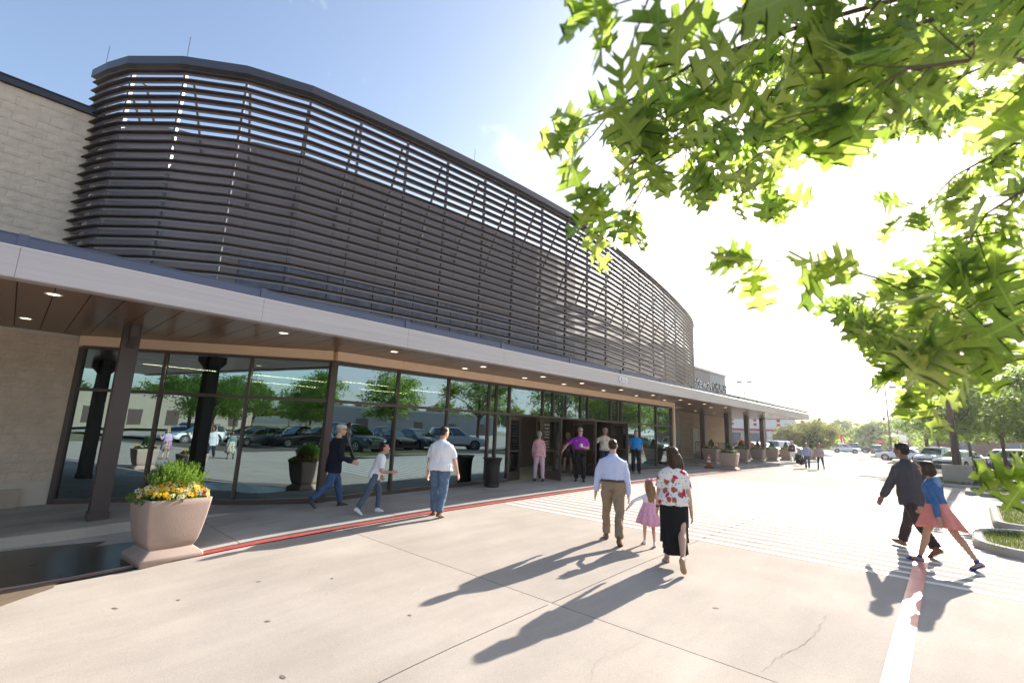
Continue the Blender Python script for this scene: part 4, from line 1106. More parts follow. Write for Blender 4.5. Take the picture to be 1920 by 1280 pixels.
    for u, dy in ((1.0, .014), (0.0, -.014)):          # windscreen and rear screen
        g = MB(); v = []
        for vv in (.10, .5, .90):
            x, y, z = side(u, vv); 
            for q in (-.88, -.45, 0, .45, .88): v.append((x * q, y + dy + (.05 * (1 - q * q) if u else -.03 * (1 - q * q)) * 0 , z + .006))
        f = [(r_ * 5 + i, r_ * 5 + i + 1, (r_ + 1) * 5 + i + 1, (r_ + 1) * 5 + i) for r_ in range(2) for i in range(4)]
        g.add(v, [q[::-1] for q in f] if u else f); obj('windscreen' if u else 'rear_window', g, M['car_glass'], t, True)
    for s in (1, -1):
        for wy in (P['wb'], -P['wb']):
            x0 = s * (W - .115); r = P['r']
            g = MB(); a = [(s * (W + .006) , wy + (r + .065) * math.cos(2 * PI * k / 24), r + (r + .065) * math.sin(2 * PI * k / 24)) for k in range(24)]
            g.rings([[(x - s * .3, y, z) for x, y, z in a], a]); obj('wheel_arch', g, M['trim'], t)
            g = MB()
            def rg(rr, x): return [(x, wy + rr * math.cos(2 * PI * k / 24), r + rr * math.sin(2 * PI * k / 24)) for k in range(24)]
            g.rings([rg(r * .66, x0 - s * .1), rg(r * .94, x0 - s * .11), rg(r, x0 - s * .07), rg(r, x0 + s * .10), rg(r * .95, x0 + s * .135), rg(r * .68, x0 + s * .132), rg(r * .64, x0 + s * .11)])
            wh = obj('wheel', g, M['tyre'], t, True)
            g = MB(); xr = x0 + s * .126
            g.rings([rg(r * .66, xr - s * .02), rg(r * .67, xr + s * .005), rg(r * .60, xr + s * .004), rg(r * .58, xr - s * .015)], cap=False)
            for k in range(5):
                a = 2 * PI * k / 5 + .3
                for da in (-.12, .12): g.bar((xr - s * .004, wy + .05 * math.cos(a), r + .05 * math.sin(a)), (xr - s * .002, wy + r * .6 * math.cos(a + da), r + r * .6 * math.sin(a + da)), .03, .04, up=(1, 0, 0))
            g.rings([rg(.07, xr - s * .01), rg(.065, xr + s * .012)]); obj('rim', g, M['rim'], wh)
        yh = H2 * .93; zh = P['hood'] - .26
        g = MB(); g.rings([[(s * W * a, y, zh + z) for a, y, z in ((.52, H2 * .985, -.02), (.90, H2 * .905, .0), (.93, H2 * .86, .07), (.60, H2 * .96, .10))], [(s * W * a, y, zh + z) for a, y, z in ((.52, H2 * 1.004, -.03), (.955, H2 * .915, -.01), (.985, H2 * .86, .08), (.60, H2 * .985, .11))]]); obj('headlight', g, M['head'], t, False)
        g = MB(); zt_ = P['deck'] - .18; g.rings([[(s * W * a, -y, zt_ + z) for a, y, z in ((.66, H2 * .965, -.07), (.92, H2 * .90, -.07), (.92, H2 * .88, .12), (.70, H2 * .95, .12))], [(s * W * a, -y, zt_ + z) for a, y, z in ((.64, H2 * 1.003, -.08), (.99, H2 * .93, -.08), (.985, H2 * .89, .13), (.68, H2 * .985, .13))]]); obj('taillight', g, M['tail'], t)
        g = MB(); mx, my, mz = side(.88, .06); g.ell((s * (mx + .13), my + .05, mz + .06), .10, .06, .07, 8); g.bar((s * (mx - .02), my + .05, mz + .02), (s * (mx + .1), my + .05, mz + .04), .04, .04); obj('mirror', g, pm, t, True)
        for hy in ((.1, -.85) if kind != 'pickup' else (.45,)):
            g = MB(); g.bar((s * W * 1.004, hy - .1, P['belt'] - .14), (s * W * 1.004, hy + .1, P['belt'] - .14), .03, .025); obj('door_handle', g, pm if kind == 'suv' else M['trim'], t)
        g = MB(); g.box(min(s * W * .99, s * W * 1.006), -P['wb'] + P['r'] + .1, P['gc'] + .02, max(s * W * .99, s * W * 1.006), P['wb'] - P['r'] - .1, P['gc'] + .15); obj('sill_trim', g, M['trim'], t)
    g = MB(); g.rings([[(-W * .5, y, z0_), (W * .5, y, z0_), (W * .56, y - .01, z0_ + .2), (-W * .56, y - .01, z0_ + .2)] for y, z0_ in ((H2 * .97, P['gc'] + .24), (H2 * 1.003, P['gc'] + .24))]); obj('grille', g, M['trim'], t)
    g = MB(); g.box(-W * .8, H2 * .95, P['gc'] + .02, W * .8, H2 * .985, P['gc'] + .2); obj('front_bumper', g, M['trim'], t)
    g = MB(); g.box(-W * .8, -H2 * .985, P['gc'] + .02, W * .8, -H2 * .95, P['gc'] + .24); obj('rear_bumper', g, M['trim'], t)
    g = MB(); g.box(-.26, -H2 * 1.006, .72, .26, -H2 * .99, .86); obj('number_plate', g, M['plate'], t)
    if kind == 'suv':
        for s in (1, -1):
            g = MB(); g.tube([(s * W * .64, yt0 + .2, zt + .03), (s * W * .64, yt0 + .3, zt + .085), (s * W * .64, yt1 - .25, zt + .085), (s * W * .64, yt1 - .15, zt + .03)], .018, 6); obj('roof_rail', g, M['trim'], t)
    if kind == 'pickup':
        g = MB(); g.box(-W * .9, -H2 * .97, 1.205, W * .9, -.85, 1.235); obj('bed_cover', g, M['trim'], t)
    return t
src = {'suv': build_car('parked_car', 'dark navy SUV parked behind the red kerb at the right edge', 'suv', 'navy'),
       'sedan': build_car('parked_car', 'white sedan parked nose to the lamp base behind the suited man', 'sedan', 'white'),
       'pickup': build_car('parked_car', 'black pickup parked behind the camera mirrored in the angled panes', 'pickup', 'black')}
base_col = {'suv': 'navy', 'sedan': 'white', 'pickup': 'black'}
CARS = [  # kind, colour, x, y, heading (deg, 0 = +Y), label
    ('suv', None, 2.9, 46.2, 90, None), ('sedan', None, -.9, 52.5, 160, None), ('pickup', None, 12.0, -25.5, 100, None),
    ('suv', 'white', -2.6, 58.0, 165, 'white SUV in the second parking row beyond the lamp base'), ('sedan', 'silver', 4.2, 51.4, 92, 'silver sedan between the white cars right of the lamp base'),
    ('suv', 'white', 1.8, 55.2, 88, 'white SUV behind the navy one at the right edge'), ('suv', 'silver', 7.6, 49.5, 90, 'silver SUV beyond the navy one, cut by the right edge'),
    ('sedan', 'white', -6.0, 71, 84, 'white sedan parked side on behind the suited man\'s head'), ('sedan', 'white', -2.0, 74, 84, 'white sedan behind the head of the girl in denim'),
    ('suv', 'grey', 1.5, 66, 90, 'grey SUV in the third row under the trees'), ('sedan', 'red', 5.2, 60, 92, 'red sedan in the third row under the trees'), ('suv', 'white', 8.5, 57, 88, 'white SUV far right in the third row'),
    ('suv', 'white', -17.2, 108, -78, 'white car crossing the far lot, side on, below the wooded bank'),
    ('pickup', 'navy', -17.6, 121, 90, 'dark blue pickup at the left end of the farthest row'), ('suv', 'grey', -13.9, 121, 0, 'grey SUV second in the farthest row'), ('sedan', 'blue', -11.2, 121, 0, 'blue sedan in the farthest row behind the stop sign'),
    ('sedan', 'red', -8.4, 121, 0, 'red sedan in the farthest row right of the stop sign'), ('suv', 'white', -5.6, 121, 0, 'white SUV in the farthest row left of the lamp post'), ('suv', 'black', -2.8, 121, 180, 'black SUV in the farthest row behind the lamp post'),
    ('sedan', 'silver', 0.2, 121, 0, 'silver sedan at the right end of the farthest row'),
    ('sedan', 'white', -16.6, 52, 82, 'white sedan behind the planters, first seen beyond the third column'), ('sedan', 'white', -16.8, 55.4, 82, 'white sedan behind the planter by the last thin column'), ('suv', 'silver', -17.0, 59.0, 82, 'silver SUV beyond the canopy end, left of the walking group'),
    ('suv', 'white', -17.0, 62.4, 82, 'white SUV just left of the woman with the dark top'), ('sedan', 'grey', -17.0, 66.0, 82, 'grey car behind the man in the striped shirt'), ('suv', 'navy', -24.5, 57, 82, 'navy SUV in the back row between the far columns'),
    ('suv', 'maroon', -24.8, 60.5, 82, 'dark maroon SUV in the back row by the thick column'), ('suv', 'white', -20.5, 44.0, 82, 'white SUV glimpsed behind the couple in orange'),
    ('suv', 'teal', 6.1, 14.6, 76, 'grey green SUV facing the entrance, mirrored behind the capped man'), ('sedan', 'black', 6.6, 18.6, 90, 'black sedan mirrored between the boy and the white shirted man'),
    ('suv', 'white', 6.2, 24.4, 30, 'white SUV seen from its side mirrored behind the white shirted man'), ('sedan', 'grey', 7.0, 21.4, 90, 'grey sedan mirrored low in the middle pane'), ('suv', 'grey', 12.5, 16, -80, 'grey SUV in the second mirrored row'),
    ('sedan', 'navy', 12.5, 20, -90, 'navy sedan in the second mirrored row'), ('suv', 'silver', 6.0, 47.5, 90, 'silver SUV mirrored beside the man in the blue polo shirt'),
    ('suv', 'white', 14.0, -21.3, 75, 'white SUV mirrored left of the corner post'), ('suv', 'silver', 13.0, -29.3, 100, 'silver SUV mirrored beside the black column reflection'), ('sedan', 'red', 17, -35, 95, 'red sedan mirrored in the angled panes'),
    ('suv', 'maroon', 11.5, -22.5 - 11, 100, 'maroon SUV mirrored behind the pickup'), ('suv', 'grey', 9.0, -28.0, 95, 'grey SUV in front of the mirrored pickup'), ('suv', 'white', 7.0, -34.0, 100, 'white SUV mirrored beside the column in the second pane'), ('sedan', 'blue', 17.0, -24.0, 85, 'blue sedan mirrored behind the white SUV by the corner post'), ('suv', 'black', 18.5, -31.0, 95, 'black SUV in the back row of the angled panes'),
    ('sedan', 'white', 8.5, -40.5, 30, 'white sedan mirrored at the left end of the glass'), ('suv', 'navy', 12, -46, 60, 'navy SUV mirrored high in the first pane'),
]
for kd, c_, x, y, hd, lb in CARS:
    if lb is None:
        t = src[kd]; t.location = (x, y, zg(y)); t.rotation_euler = (0, 0, R(hd)); continue
    dup(src[kd], (x, y, zg(y)), R(hd), lb, swap={PAINT[base_col[kd]]: PAINT[c_]})

# ================================================================ FAR BUILDINGS AND SIGNS
def frame2(o, d):       # local frame: along d, outward normal to the right of d
    d = Vector((d[0], d[1], 0)).normalized(); n = Vector((d.y, -d.x, 0)); o = Vector(o)
    return lambda s, w, z: tuple(o + d * s + n * w + Vector((0, 0, z)))
def fbox(mb, F, s0, s1, w0, w1, z0, z1, m=0):
    mb.add([F(s0, w0, z0), F(s1, w0, z0), F(s1, w1, z0), F(s0, w1, z0), F(s0, w0, z1), F(s1, w0, z1), F(s1, w1, z1), F(s0, w1, z1)], [(0, 3, 2, 1), (4, 5, 6, 7), (0, 1, 5, 4), (1, 2, 6, 5), (2, 3, 7, 6), (3, 0, 4, 7)], m)
M['white_wall'] = mat('white_stucco', (.62, .61, .60), .85, var=.06, vscale=.5, world_co=True)
M['red_trim'] = mat('red_trim', (.40, .05, .06), .6)
M['brick_red'] = mat('dark_brick', (.16, .075, .055), .9, var=.15, vscale=2, world_co=True)
F = frame2((-62, 76, 0), (38.5, 25))
shop = thing('retail_building', 'white two storey shop building with red bands seen between the far columns', 'building', (-24, 101, 0))
g = MB(); fbox(g, F, 0, 45.9, -16, -.6, -.2, 7.0); obj('wall', g, M['white_wall'], shop)
g = MB(); fbox(g, F, 0, 45.95, -.62, .0, 3.9, 7.0); obj('upper_wall', g, M['white_wall'], shop)
g = MB(); fbox(g, F, 0, 46, -.6, .12, 3.55, 3.9); obj('band', g, M['red_trim'], shop)
g = MB(); fbox(g, F, 0, 46, -.7, .1, 7.0, 7.2); obj('coping', g, M['fascia'], shop)
for i in range(12):
    s0 = .4 + i * 4.05
    g = MB(); fbox(g, F, s0, s0 + .9, -.6, .02, -.1, 3.55); obj('pier', g, M['white_wall'], shop)
    if i < 11:
        g = MB(); fbox(g, F, s0 + 1.2, s0 + 3.7, -.62, -.5, .2, 3.1); w_ = obj('window', g, M['bronze'], shop)
        g = MB(); fbox(g, F, s0 + 1.3, s0 + 2.4, -.499, -.49, .35, 3.0); fbox(g, F, s0 + 2.5, s0 + 3.6, -.499, -.49, .35, 3.0); obj('pane', g, M['up_glass'], w_)
    for z in (4.7, 5.5, 6.3):
        g = MB(); fbox(g, F, s0 + 1.8, s0 + 2.35, .0, .05, z - .25, z + .25); obj('square_tile', g, M['red_trim'], shop)
# building across the car park, mirrored in the glass
for (o_, d_, L, H, lb, mm) in (((74, 95, 0), (0, -1), 62, 5.2, 'long grey warehouse across the car park mirrored low in the tall panes', (.24, .25, .265)), ((50, -92, 0), (-1, .25), 44, 5.6, 'beige shop block mirrored in the angled panes', (.24, .215, .17))):
    F = frame2(o_, d_); b_ = thing('warehouse', lb, 'building', o_)
    g = MB(); fbox(g, F, 0, L, -14, 0, -.5, H); obj('wall', g, mat('warehouse_wall', mm, .85, var=.08, vscale=.4, world_co=True), b_)
    g = MB(); fbox(g, F, -.1, L + .1, -14.1, .12, H, H + .35); obj('coping', g, M['fascia'], b_)
    for i in range(5):
        g = MB(); fbox(g, F, 4 + i * L / 6, 6.6 + i * L / 6, .0, .06, .2, 3); obj('door', g, M['bronze'], b_)
brick = thing('brick_building', 'low dark brick building behind the white cars at the far right', 'building', (10, 112, 0))
g = MB(); g.box(-5, 112, -.2, 34, 124, 4.2); obj('wall', g, M['brick_red'], brick)
g = MB(); g.box(-5.3, 111.7, 4.2, 34.3, 124.3, 4.55); obj('coping', g, M['fascia'], brick)
for i in range(6):
    g = MB(); g.box(-2 + i * 6, 111.93, 1.0, 0 + i * 6, 111.99, 2.8); obj('window', g, M['up_glass'], brick)
# pylon sign
py = thing('pylon_sign', 'tall narrow white pylon sign with red bands left of the street trees', 'sign', (-11.2, 140, zg(140)))
g = MB(); g.box(-12.2, 139.6, -.2, -9.8, 140.4, .6); obj('base', g, M['smooth_stone'], py)
g = MB(); g.box(-12.0, 139.7, .6, -10.6, 140.3, 11.0); obj('panel', g, M['white_sign'], py)
g = MB(); g.box(-10.58, 139.75, .6, -10.0, 140.25, 10.2); obj('post', g, M['gal'], py)
for z in (2.6, 4.4, 6.2, 8.9, 10.8):
    g = MB(); g.box(-12.03, 139.66, z, -10.57, 140.34, z + .22); obj('band', g, M['red_trim'], py)
# feather flag
M['flag'] = mat('red_flag_cloth', (.62, .02, .03), .7, trans=(.7, .03, .04), tw=.35)
ff = thing('feather_flag', 'red feather flag leaning beside the far lot with a white strip', 'flag', (-21.3, 128, zg(128)))
x0, y0, z0 = -21.3, 128, zg(128)
g = MB(); g.tube([(x0 + .5, y0, z0), (x0 + .15, y0, z0 + 2.4), (x0 - .25, y0, z0 + 4.6)], .025, 6); obj('pole', g, M['gal'], ff)
g = MB(); pts = [(.42, .6), (.28, 1.6), (.1, 2.7), (-.12, 3.8), (-.25, 4.6)]; wd = [.75, .85, .78, .5, .05]
g.rings([[(x0 + a, y0 + .02 * math.sin(i), z0 + z), (x0 + a + w, y0 + .08 * math.sin(i * 2), z0 + z - .1), (x0 + a + w, y0 + .08 * math.sin(i * 2) + .01, z0 + z - .1), (x0 + a, y0 + .02 * math.sin(i) + .01, z0 + z)] for i, ((a, z), w) in enumerate(zip(pts, wd))]); obj('cloth', g, M['flag'], ff, True)
g = MB(); g.box(x0 + .45, y0 - .03, z0 + 1.3, x0 + .7, y0 - .02, z0 + 3.0); obj('print', g, M['white_sign'], ff)
# stop sign
ss = thing('stop_sign', 'small red octagonal stop sign on a post left of the lone lamp post', 'sign', (-10.4, 96, zg(96)))
x0, y0, z0 = -10.6, 96, zg(96)
g = MB(); g.tube([(x0, y0, z0), (x0, y0, z0 + 2.55)], .035, 6); obj('post', g, M['gal'], ss)
g = MB(); g.rings([[(x0 + .42 * math.cos(PI / 8 + PI / 4 * k), yy, z0 + 2.2 + .42 * math.sin(PI / 8 + PI / 4 * k)) for k in range(8)] for yy in (y0 - .05, y0 - .035)]); obj('plate', g, mat('stop_red', (.55, .015, .02), .4), ss)
text('lettering', 'STOP', .27, .002, M['white_sign'], Matrix.Translation((x0, y0 - .054, z0 + 2.2)) @ Matrix(((1, 0, 0, 0), (0, 0, -1, 0), (0, 1, 0, 0), (0, 0, 0, 1))), ss)
kb = thing('kiosk_sign', 'small red and white box sign standing beside the feather flag', 'sign', (-19.5, 128, zg(128)))
g = MB(); g.box(-19.9, 127.8, zg(128), -19.1, 128.2, zg(128) + 1.9); obj('box', g, M['white_sign'], kb)
g = MB(); g.box(-19.93, 127.77, zg(128) + .9, -19.07, 128.23, zg(128) + 1.95); obj('cover', g, M['red_trim'], kb)
# ================================================================ PEOPLE
def remesh(mb, vox, it=4, fac=.5, wr=0.0, ws=7.0, seed=0, aniso=(1, 1, 1), cut=None):
    """fuse overlapping closed shapes into one continuous smooth surface; wr = cloth wrinkle depth"""
    me = mb.mesh("tmp", [])
    o = D.objects.new("tmp", me); COL.objects.link(o)
    m = o.modifiers.new("r", 'REMESH'); m.mode = 'VOXEL'; m.voxel_size = vox
    if it: s = o.modifiers.new("s", 'SMOOTH'); s.factor = fac; s.iterations = it
    dg = bpy.context.evaluated_depsgraph_get(); dg.update()
    out = D.meshes.new_from_object(o.evaluated_get(dg))
    D.objects.remove(o); D.meshes.remove(me)
    n = len(out.vertices)
    if wr:
        co = np.empty(n * 3, 'f'); out.vertices.foreach_get('co', co); co = co.reshape(-1, 3)
        no = np.empty(n * 3, 'f'); out.vertices.foreach_get('normal', no); no = no.reshape(-1, 3)
        sh = Vector((seed * 3.1, seed * 1.7, 0))
        d = np.array([noise.noise(Vector((p[0] * ws * aniso[0], p[1] * ws * aniso[1], p[2] * ws * aniso[2])) + sh) + .5 * noise.noise(Vector((p[0] * ws * 2.3 * aniso[0], p[1] * ws * 2.3 * aniso[1], p[2] * ws * 2.3 * aniso[2])) + sh) for p in co.tolist()])
        d2 = np.array([abs(noise.noise(Vector((p[0] * 5 + p[2] * 3, p[1] * 5, p[2] * 15)) + sh)) for p in co.tolist()])
        co += no * (d * wr * 1.4 - (np.clip(.16 - d2, 0, 1) * wr * 2.6))[:, None]
        out.vertices.foreach_set('co', co.ravel())
    out.polygons.foreach_set('use_smooth', [True] * len(out.polygons)); out.update()
    return out

MANP = [(-.05, .058, .050, 0), (-.012, .094, .064, -.004), (.03, .095, .066, -.004), (.08, .088, .060, 0), (.13, .092, .062, .002), (.18, .103, .068, .003), (.225, .111, .066, 0), (.247, .106, .060, -.003), (.266, .086, .051, -.006), (.287, .056, .042, -.006), (.305, .035, .036, -.003)]
WOMP = [(-.05, .058, .052, 0), (-.012, .098, .068, -.006), (.03, .096, .068, -.006), (.08, .080, .056, 0), (.13, .078, .054, .002), (.18, .090, .062, .006), (.225, .098, .062, .002), (.247, .093, .055, -.003), (.266, .076, .047, -.006), (.288, .047, .038, -.006), (.305, .030, .031, -.003)]
def lerp_prof(P, t):
    if t <= P[0][0]: return P[0][1:]
    for a, b in zip(P, P[1:]):
        if a[0] <= t <= b[0]:
            f = (t - a[0]) / (b[0] - a[0]); return tuple(a[i] + (b[i] - a[i]) * f for i in (1, 2, 3))
    return P[-1][1:]

class Body:
    def __init__(s, h, sex='m', girth=1.0, belly=0.0, lean=4, legs=((12, 8), (-14, 14)), arms=((8, 8, 12), (-8, 8, 12)), feet=(0, 0), head=(0, 0), child=False, hs=1.0, splay=4, inw=(0, 0)):
        s.h = h; s.sex = sex
        P = MANP if sex == 'm' else WOMP
        s.P = []
        for t, rx, ry, yo in P:
            k = 1 + (girth - 1) * math.exp(-((t - .06) / .13) ** 2) + (girth - 1) * .45
            b = belly * math.exp(-((t - .075) / .07) ** 2)
            s.P.append((t, rx * k, ry * k + b * .5, yo + b * .5))
        s.hip = Vector((0, 0, 0)); s.sp = Vector((0, math.sin(R(lean)), math.cos(R(lean)))); s.fw = Vector((0, math.cos(R(lean)), -math.sin(R(lean))))
        s.legs = []; s.hw = (.052 if sex == 'm' else .054) * h
        for i, side in enumerate((-1, 1)):
            a, b = legs[i]; sp = R(splay) * side
            H0 = Vector((side * s.hw, 0, -.01 * h))
            d1 = Vector((math.sin(sp) * .6, math.sin(R(a)), math.cos(R(a)) * -1)).normalized(); K = H0 + d1 * .243 * h
            d2 = Vector((math.sin(sp) * .2, math.sin(R(a - b)), -math.cos(R(a - b)))).normalized(); A = K + d2 * .243 * h
            fp = R(feet[i]); f = Vector((math.sin(R(8)) * side, math.cos(fp), -math.sin(fp))).normalized(); u = (Vector((0, 0, 1)) - f * f.z).normalized() if abs(f.z) < .97 else Vector((0, 1, 0))
            s.legs.append((H0, K, A, f, u))
        low = min(min((A - u * .043 * h + f * k * h).z for k in (-.035, .085)) for _, _, A, f, u in s.legs)
        s.lift = Vector((0, 0, -low))
        s.legs = [(a + s.lift, b + s.lift, c + s.lift, f, u) for a, b, c, f, u in s.legs]; s.hip = s.hip + s.lift
        s.sw = (.115 if sex == 'm' else .100) * h * (1 + (girth - 1) * .35)
        s.arms = []
        for i, side in enumerate((-1, 1)):
            a, o, e = arms[i]; S = s.at(.242) + Vector((side * s.sw * .93, 0, -.008 * h))
            d1 = Vector((side * math.sin(R(o)), math.sin(R(a)) * math.cos(R(o)), -math.cos(R(a)) * math.cos(R(o)))).normalized(); E = S + d1 * .172 * h
            o2 = R(o * .6 - inw[i]); a2 = R(a + e)
            d2 = Vector((side * math.sin(o2), math.sin(a2) * math.cos(o2), -math.cos(a2) * math.cos(o2))).normalized(); Wr = E + d2 * .146 * h
            s.arms.append((S, E, Wr, d1, d2, side))
        s.neck = s.at(.295); s.hs = hs * (1.32 if child else 1.0)
        s.hr = Matrix.Rotation(R(head[0]), 3, 'Z') @ Matrix.Rotation(-R(head[1]), 3, 'X')
        s.hc = s.at(.332) + s.fw * .012 * h + s.hr @ Vector((0, .008 * h, .066 * h * s.hs))
    def at(s, t): return s.hip + s.sp * t * s.h
    def hp(s, p):   # head-local (fractions of h) to body space
        return s.hc + s.hr @ (Vector(p) * s.h * s.hs)
    def ring(s, t, ease=0.0, n=18, k=1.0):
        rx, ry, yo = lerp_prof(s.P, max(t, -.012) if ease > 0 else t); c = s.at(t) + s.fw * yo * s.h
        rx, ry = (rx * k) * s.h + ease, (ry * k) * s.h + ease
        return [c + Vector((1, 0, 0)) * rx * math.copysign(abs(math.cos(q)) ** .85, math.cos(q)) + s.fw * ry * math.sin(q) for q in (2 * PI * i / n for i in range(n))]
    def torso(s, mb, t0, t1, ease=0.0, flare=0.0):
        ts = [t0] + [t for t, *_ in s.P if t0 < t < t1] + [t1]
        mb.rings([s.ring(t, ease, k=1 + flare * max(0, (.10 - t) / .2)) for t in ts])
    def head_mesh(s, mb):
        pr = [(-.068, .010, .012, .030), (-.064, .020, .022, .026), (-.052, .030, .036, .016), (-.034, .0375, .046, .008), (-.012, .0415, .053, .003), (.012, .0430, .057, -.001), (.034, .0415, .055, -.004), (.051, .034, .045, -.006), (.062, .019, .026, -.007), (.0665, .006, .008, -.007)]
        mb.rings([[s.hp((rx * math.cos(q), yo + ry * math.sin(q), z)) for q in (2 * PI * i / 16 for i in range(16))] for z, rx, ry, yo in pr])
        mb.tube([s.hp((0, .052, .010)), s.hp((0, .061, -.004)), s.hp((0, .068, -.015)), s.hp((0, .058, -.021))], [.006 * s.h, .0075 * s.h, .0095 * s.h, .007 * s.h], 8, round_ends=True)
        for sd in (-1, 1):
            mb.ell(s.hp((sd * .0445, -.006, -.006)), .007 * s.h * s.hs, .012 * s.h * s.hs, .018 * s.h * s.hs, 8, rot=s.hr)
            mb.ell(s.hp((sd * .020, .051, .013)), .013 * s.h, .005 * s.h, .004 * s.h, 8, rot=s.hr)
        mb.ell(s.hp((0, .0535, -.034)), .014 * s.h, .0045 * s.h, .006 * s.h, 8, rot=s.hr)
        mb.ell(s.hp((0, .046, -.056)), .013 * s.h, .008 * s.h, .010 * s.h, 8, rot=s.hr)
        b = s.hp((0, -.012, -.035))
        mb.tube([s.at(.27), s.neck, s.neck.lerp(b, .5), b], [.042 * s.h, .034 * s.h * (.9 if s.sex == 'f' else 1.05), .031 * s.h * (.88 if s.sex == 'f' else 1.08), .031 * s.h], 12, round_ends=True)
    def hand(s, mb, i, curl=25):
        S, E, Wr, d1, d, side = s.arms[i]; h = s.h
        n = Vector((-side, 0, 0)); n = (n - d * n.dot(d)).normalized(); w = d.cross(n) * side   # w: thumb side (forward)
        if w.y < 0 and abs(d.z) > .5: w = -w
        mb.tube([Wr - d * .01 * h, Wr + d * .012 * h], [.0165 * h, .0165 * h], 8, round_ends=True)
        pw = .021 * h
        mb.rings([[Wr + d * q * h + w * a * pw * k + n * b * .0095 * h for a, b in ((-1, -1), (1, -1), (1.06, 0), (1, 1), (-1, 1), (-1.06, 0))] for q, k in ((.004, .75), (.02, .95), (.045, 1.05), (.056, 1.0))])
        for j, (o, L) in enumerate(((.82, .040), (.28, .045), (-.28, .042), (-.80, .033))):
            p = Wr + d * .052 * h + w * o * pw; q = d.copy(); pts = [p - d * .012 * h]; r_ = .0070 * h
            for sg in range(3):
                pts.append(pts[-1] + q * (L * h * (.42, .33, .25)[sg] + (.012 * h if sg == 0 else 0)))
                q = (Matrix.Rotation(R(curl), 3, w) @ q) if (Matrix.Rotation(R(curl), 3, w) @ q).dot(n) > q.dot(n) else (Matrix.Rotation(-R(curl), 3, w) @ q)
            mb.tube(pts, [r_ * 1.05, r_, r_ * .93, r_ * .8], 7, round_ends=True)
        tb = Wr + d * .014 * h + w * .017 * h; td = (d * .75 + w * .6 + n * .3).normalized(); t2 = (d * .95 + w * .15 + n * .3).normalized()
        mb.tube([tb - td * .006 * h, tb + td * .022 * h, tb + td * .022 * h + t2 * .020 * h], [.0095 * h, .008 * h, .0062 * h], 7, round_ends=True)
    def skin(s, vox, m, name='body', curl=25):
        mb = MB(); h = s.h; s.head_mesh(mb); s.torso(mb, -.018, .30, -.020)
        f = 1.0 if s.sex == 'm' else .88
        for i, (S, E, Wr, d1, d, side) in enumerate(s.arms):
            mb.tube([S + Vector((-side * .035 * h, 0, -.01 * h)), S, S.lerp(E, .45), E, E.lerp(Wr, .3), Wr], [.020 * h * f, .029 * h * f, .0275 * h * f, .0225 * h * f, .0235 * h * f, .0160 * h * f], 12, round_ends=True)
            s.hand(mb, i, curl if not isinstance(curl, (tuple, list)) else curl[i])
        for (H0, K, A, fo, u) in s.legs:
            cd = (A - K).normalized(); bk = Vector((0, -1, 0)); bk = (bk - cd * bk.dot(cd)).normalized()
            mb.tube([H0 + Vector((0, 0, .02 * h)), H0.lerp(K, .35), H0.lerp(K, .8), K, K.lerp(A, .28) + bk * .007 * h, K.lerp(A, .6) + bk * .003 * h, A], [.046 * h, .045 * h, .036 * h, .031 * h, .0325 * h, .024 * h, .0185 * h], 12, round_ends=True)
            s.foot_rings(mb, A, fo, u, .92)
        me = remesh(mb, vox, 3, .5); me.materials.append(m); return link(name, me)
    def foot_rings(s, mb, A, f, u, k=1.0, sole=0.0):
        h = s.h; w = u.cross(f).normalized(); rs = []
        for q, hw, ht in ((-.036, .012, .018), (-.030, .018, .036), (-.012, .0215, .052), (.012, .0215, .052), (.04, .0225, .036), (.075, .0265, .026), (.100, .022, .020), (.113, .010, .014)):
            c = A + f * q * h - u * .043 * h
            rs.append([c + w * hw * k * a * h + u * (b * ht * h * k + sole) for a, b in ((-.9, 0), (.9, 0), (1, .3), (.8, .75), (.35, 1), (-.35, 1), (-.8, .75), (-1, .3))])
        mb.rings(rs)
    def shirt(s, t0=.0, sleeve=1.0, ease=.012, fl=.05, sr=1.0, vox=.011, wr=.010, seed=1, t1=.296, ws=8):
        mb = MB(); h = s.h; s.torso(mb, t0, t1, ease, fl)
        f = 1.0 if s.sex == 'm' else .9
        for (S, E, Wr, d1, d, side) in s.arms:
            base = S + Vector((-side * .05 * h, 0, -.012 * h))
            if sleeve <= .6: mb.tube([base, S + Vector((-side * .004 * h, 0, 0)), S.lerp(E, sleeve * .6), S.lerp(E, sleeve + .22)], [.028 * h * f, .0345 * h * f, .0345 * h * sr * f, .036 * h * sr * f], 12)
            else: mb.tube([base, S + Vector((-side * .004 * h, 0, 0)), S.lerp(E, .5), E, E.lerp(Wr, .5), E.lerp(Wr, .94 * sleeve)], [.028 * h * f, .0345 * h * f, .033 * h * f * sr, .031 * h * f * sr, .028 * h * f * sr, .024 * h * f * sr], 12)
        return remesh(mb, vox, 4, .5, wr, ws, seed, (1, 1, .55))
    def trousers(s, top=.075, ease=.012, r=(.058, .054, .047, .042, .038), vox=.011, wr=.010, seed=2, length=.97):
        mb = MB(); h = s.h; s.torso(mb, -.03, top, ease)
        for (H0, K, A, f, u) in s.legs:
            mb.tube([H0 + Vector((0, 0, .03 * h)), H0.lerp(K, .25), H0.lerp(K, .65), K, K.lerp(A, .45), K.lerp(A, length)], [r[0] * h, r[0] * h, r[1] * h, r[2] * h, r[3] * h, r[4] * h], 14)
        return remesh(mb, vox, 3, .5, wr, 7, seed, (1, 1, .8))
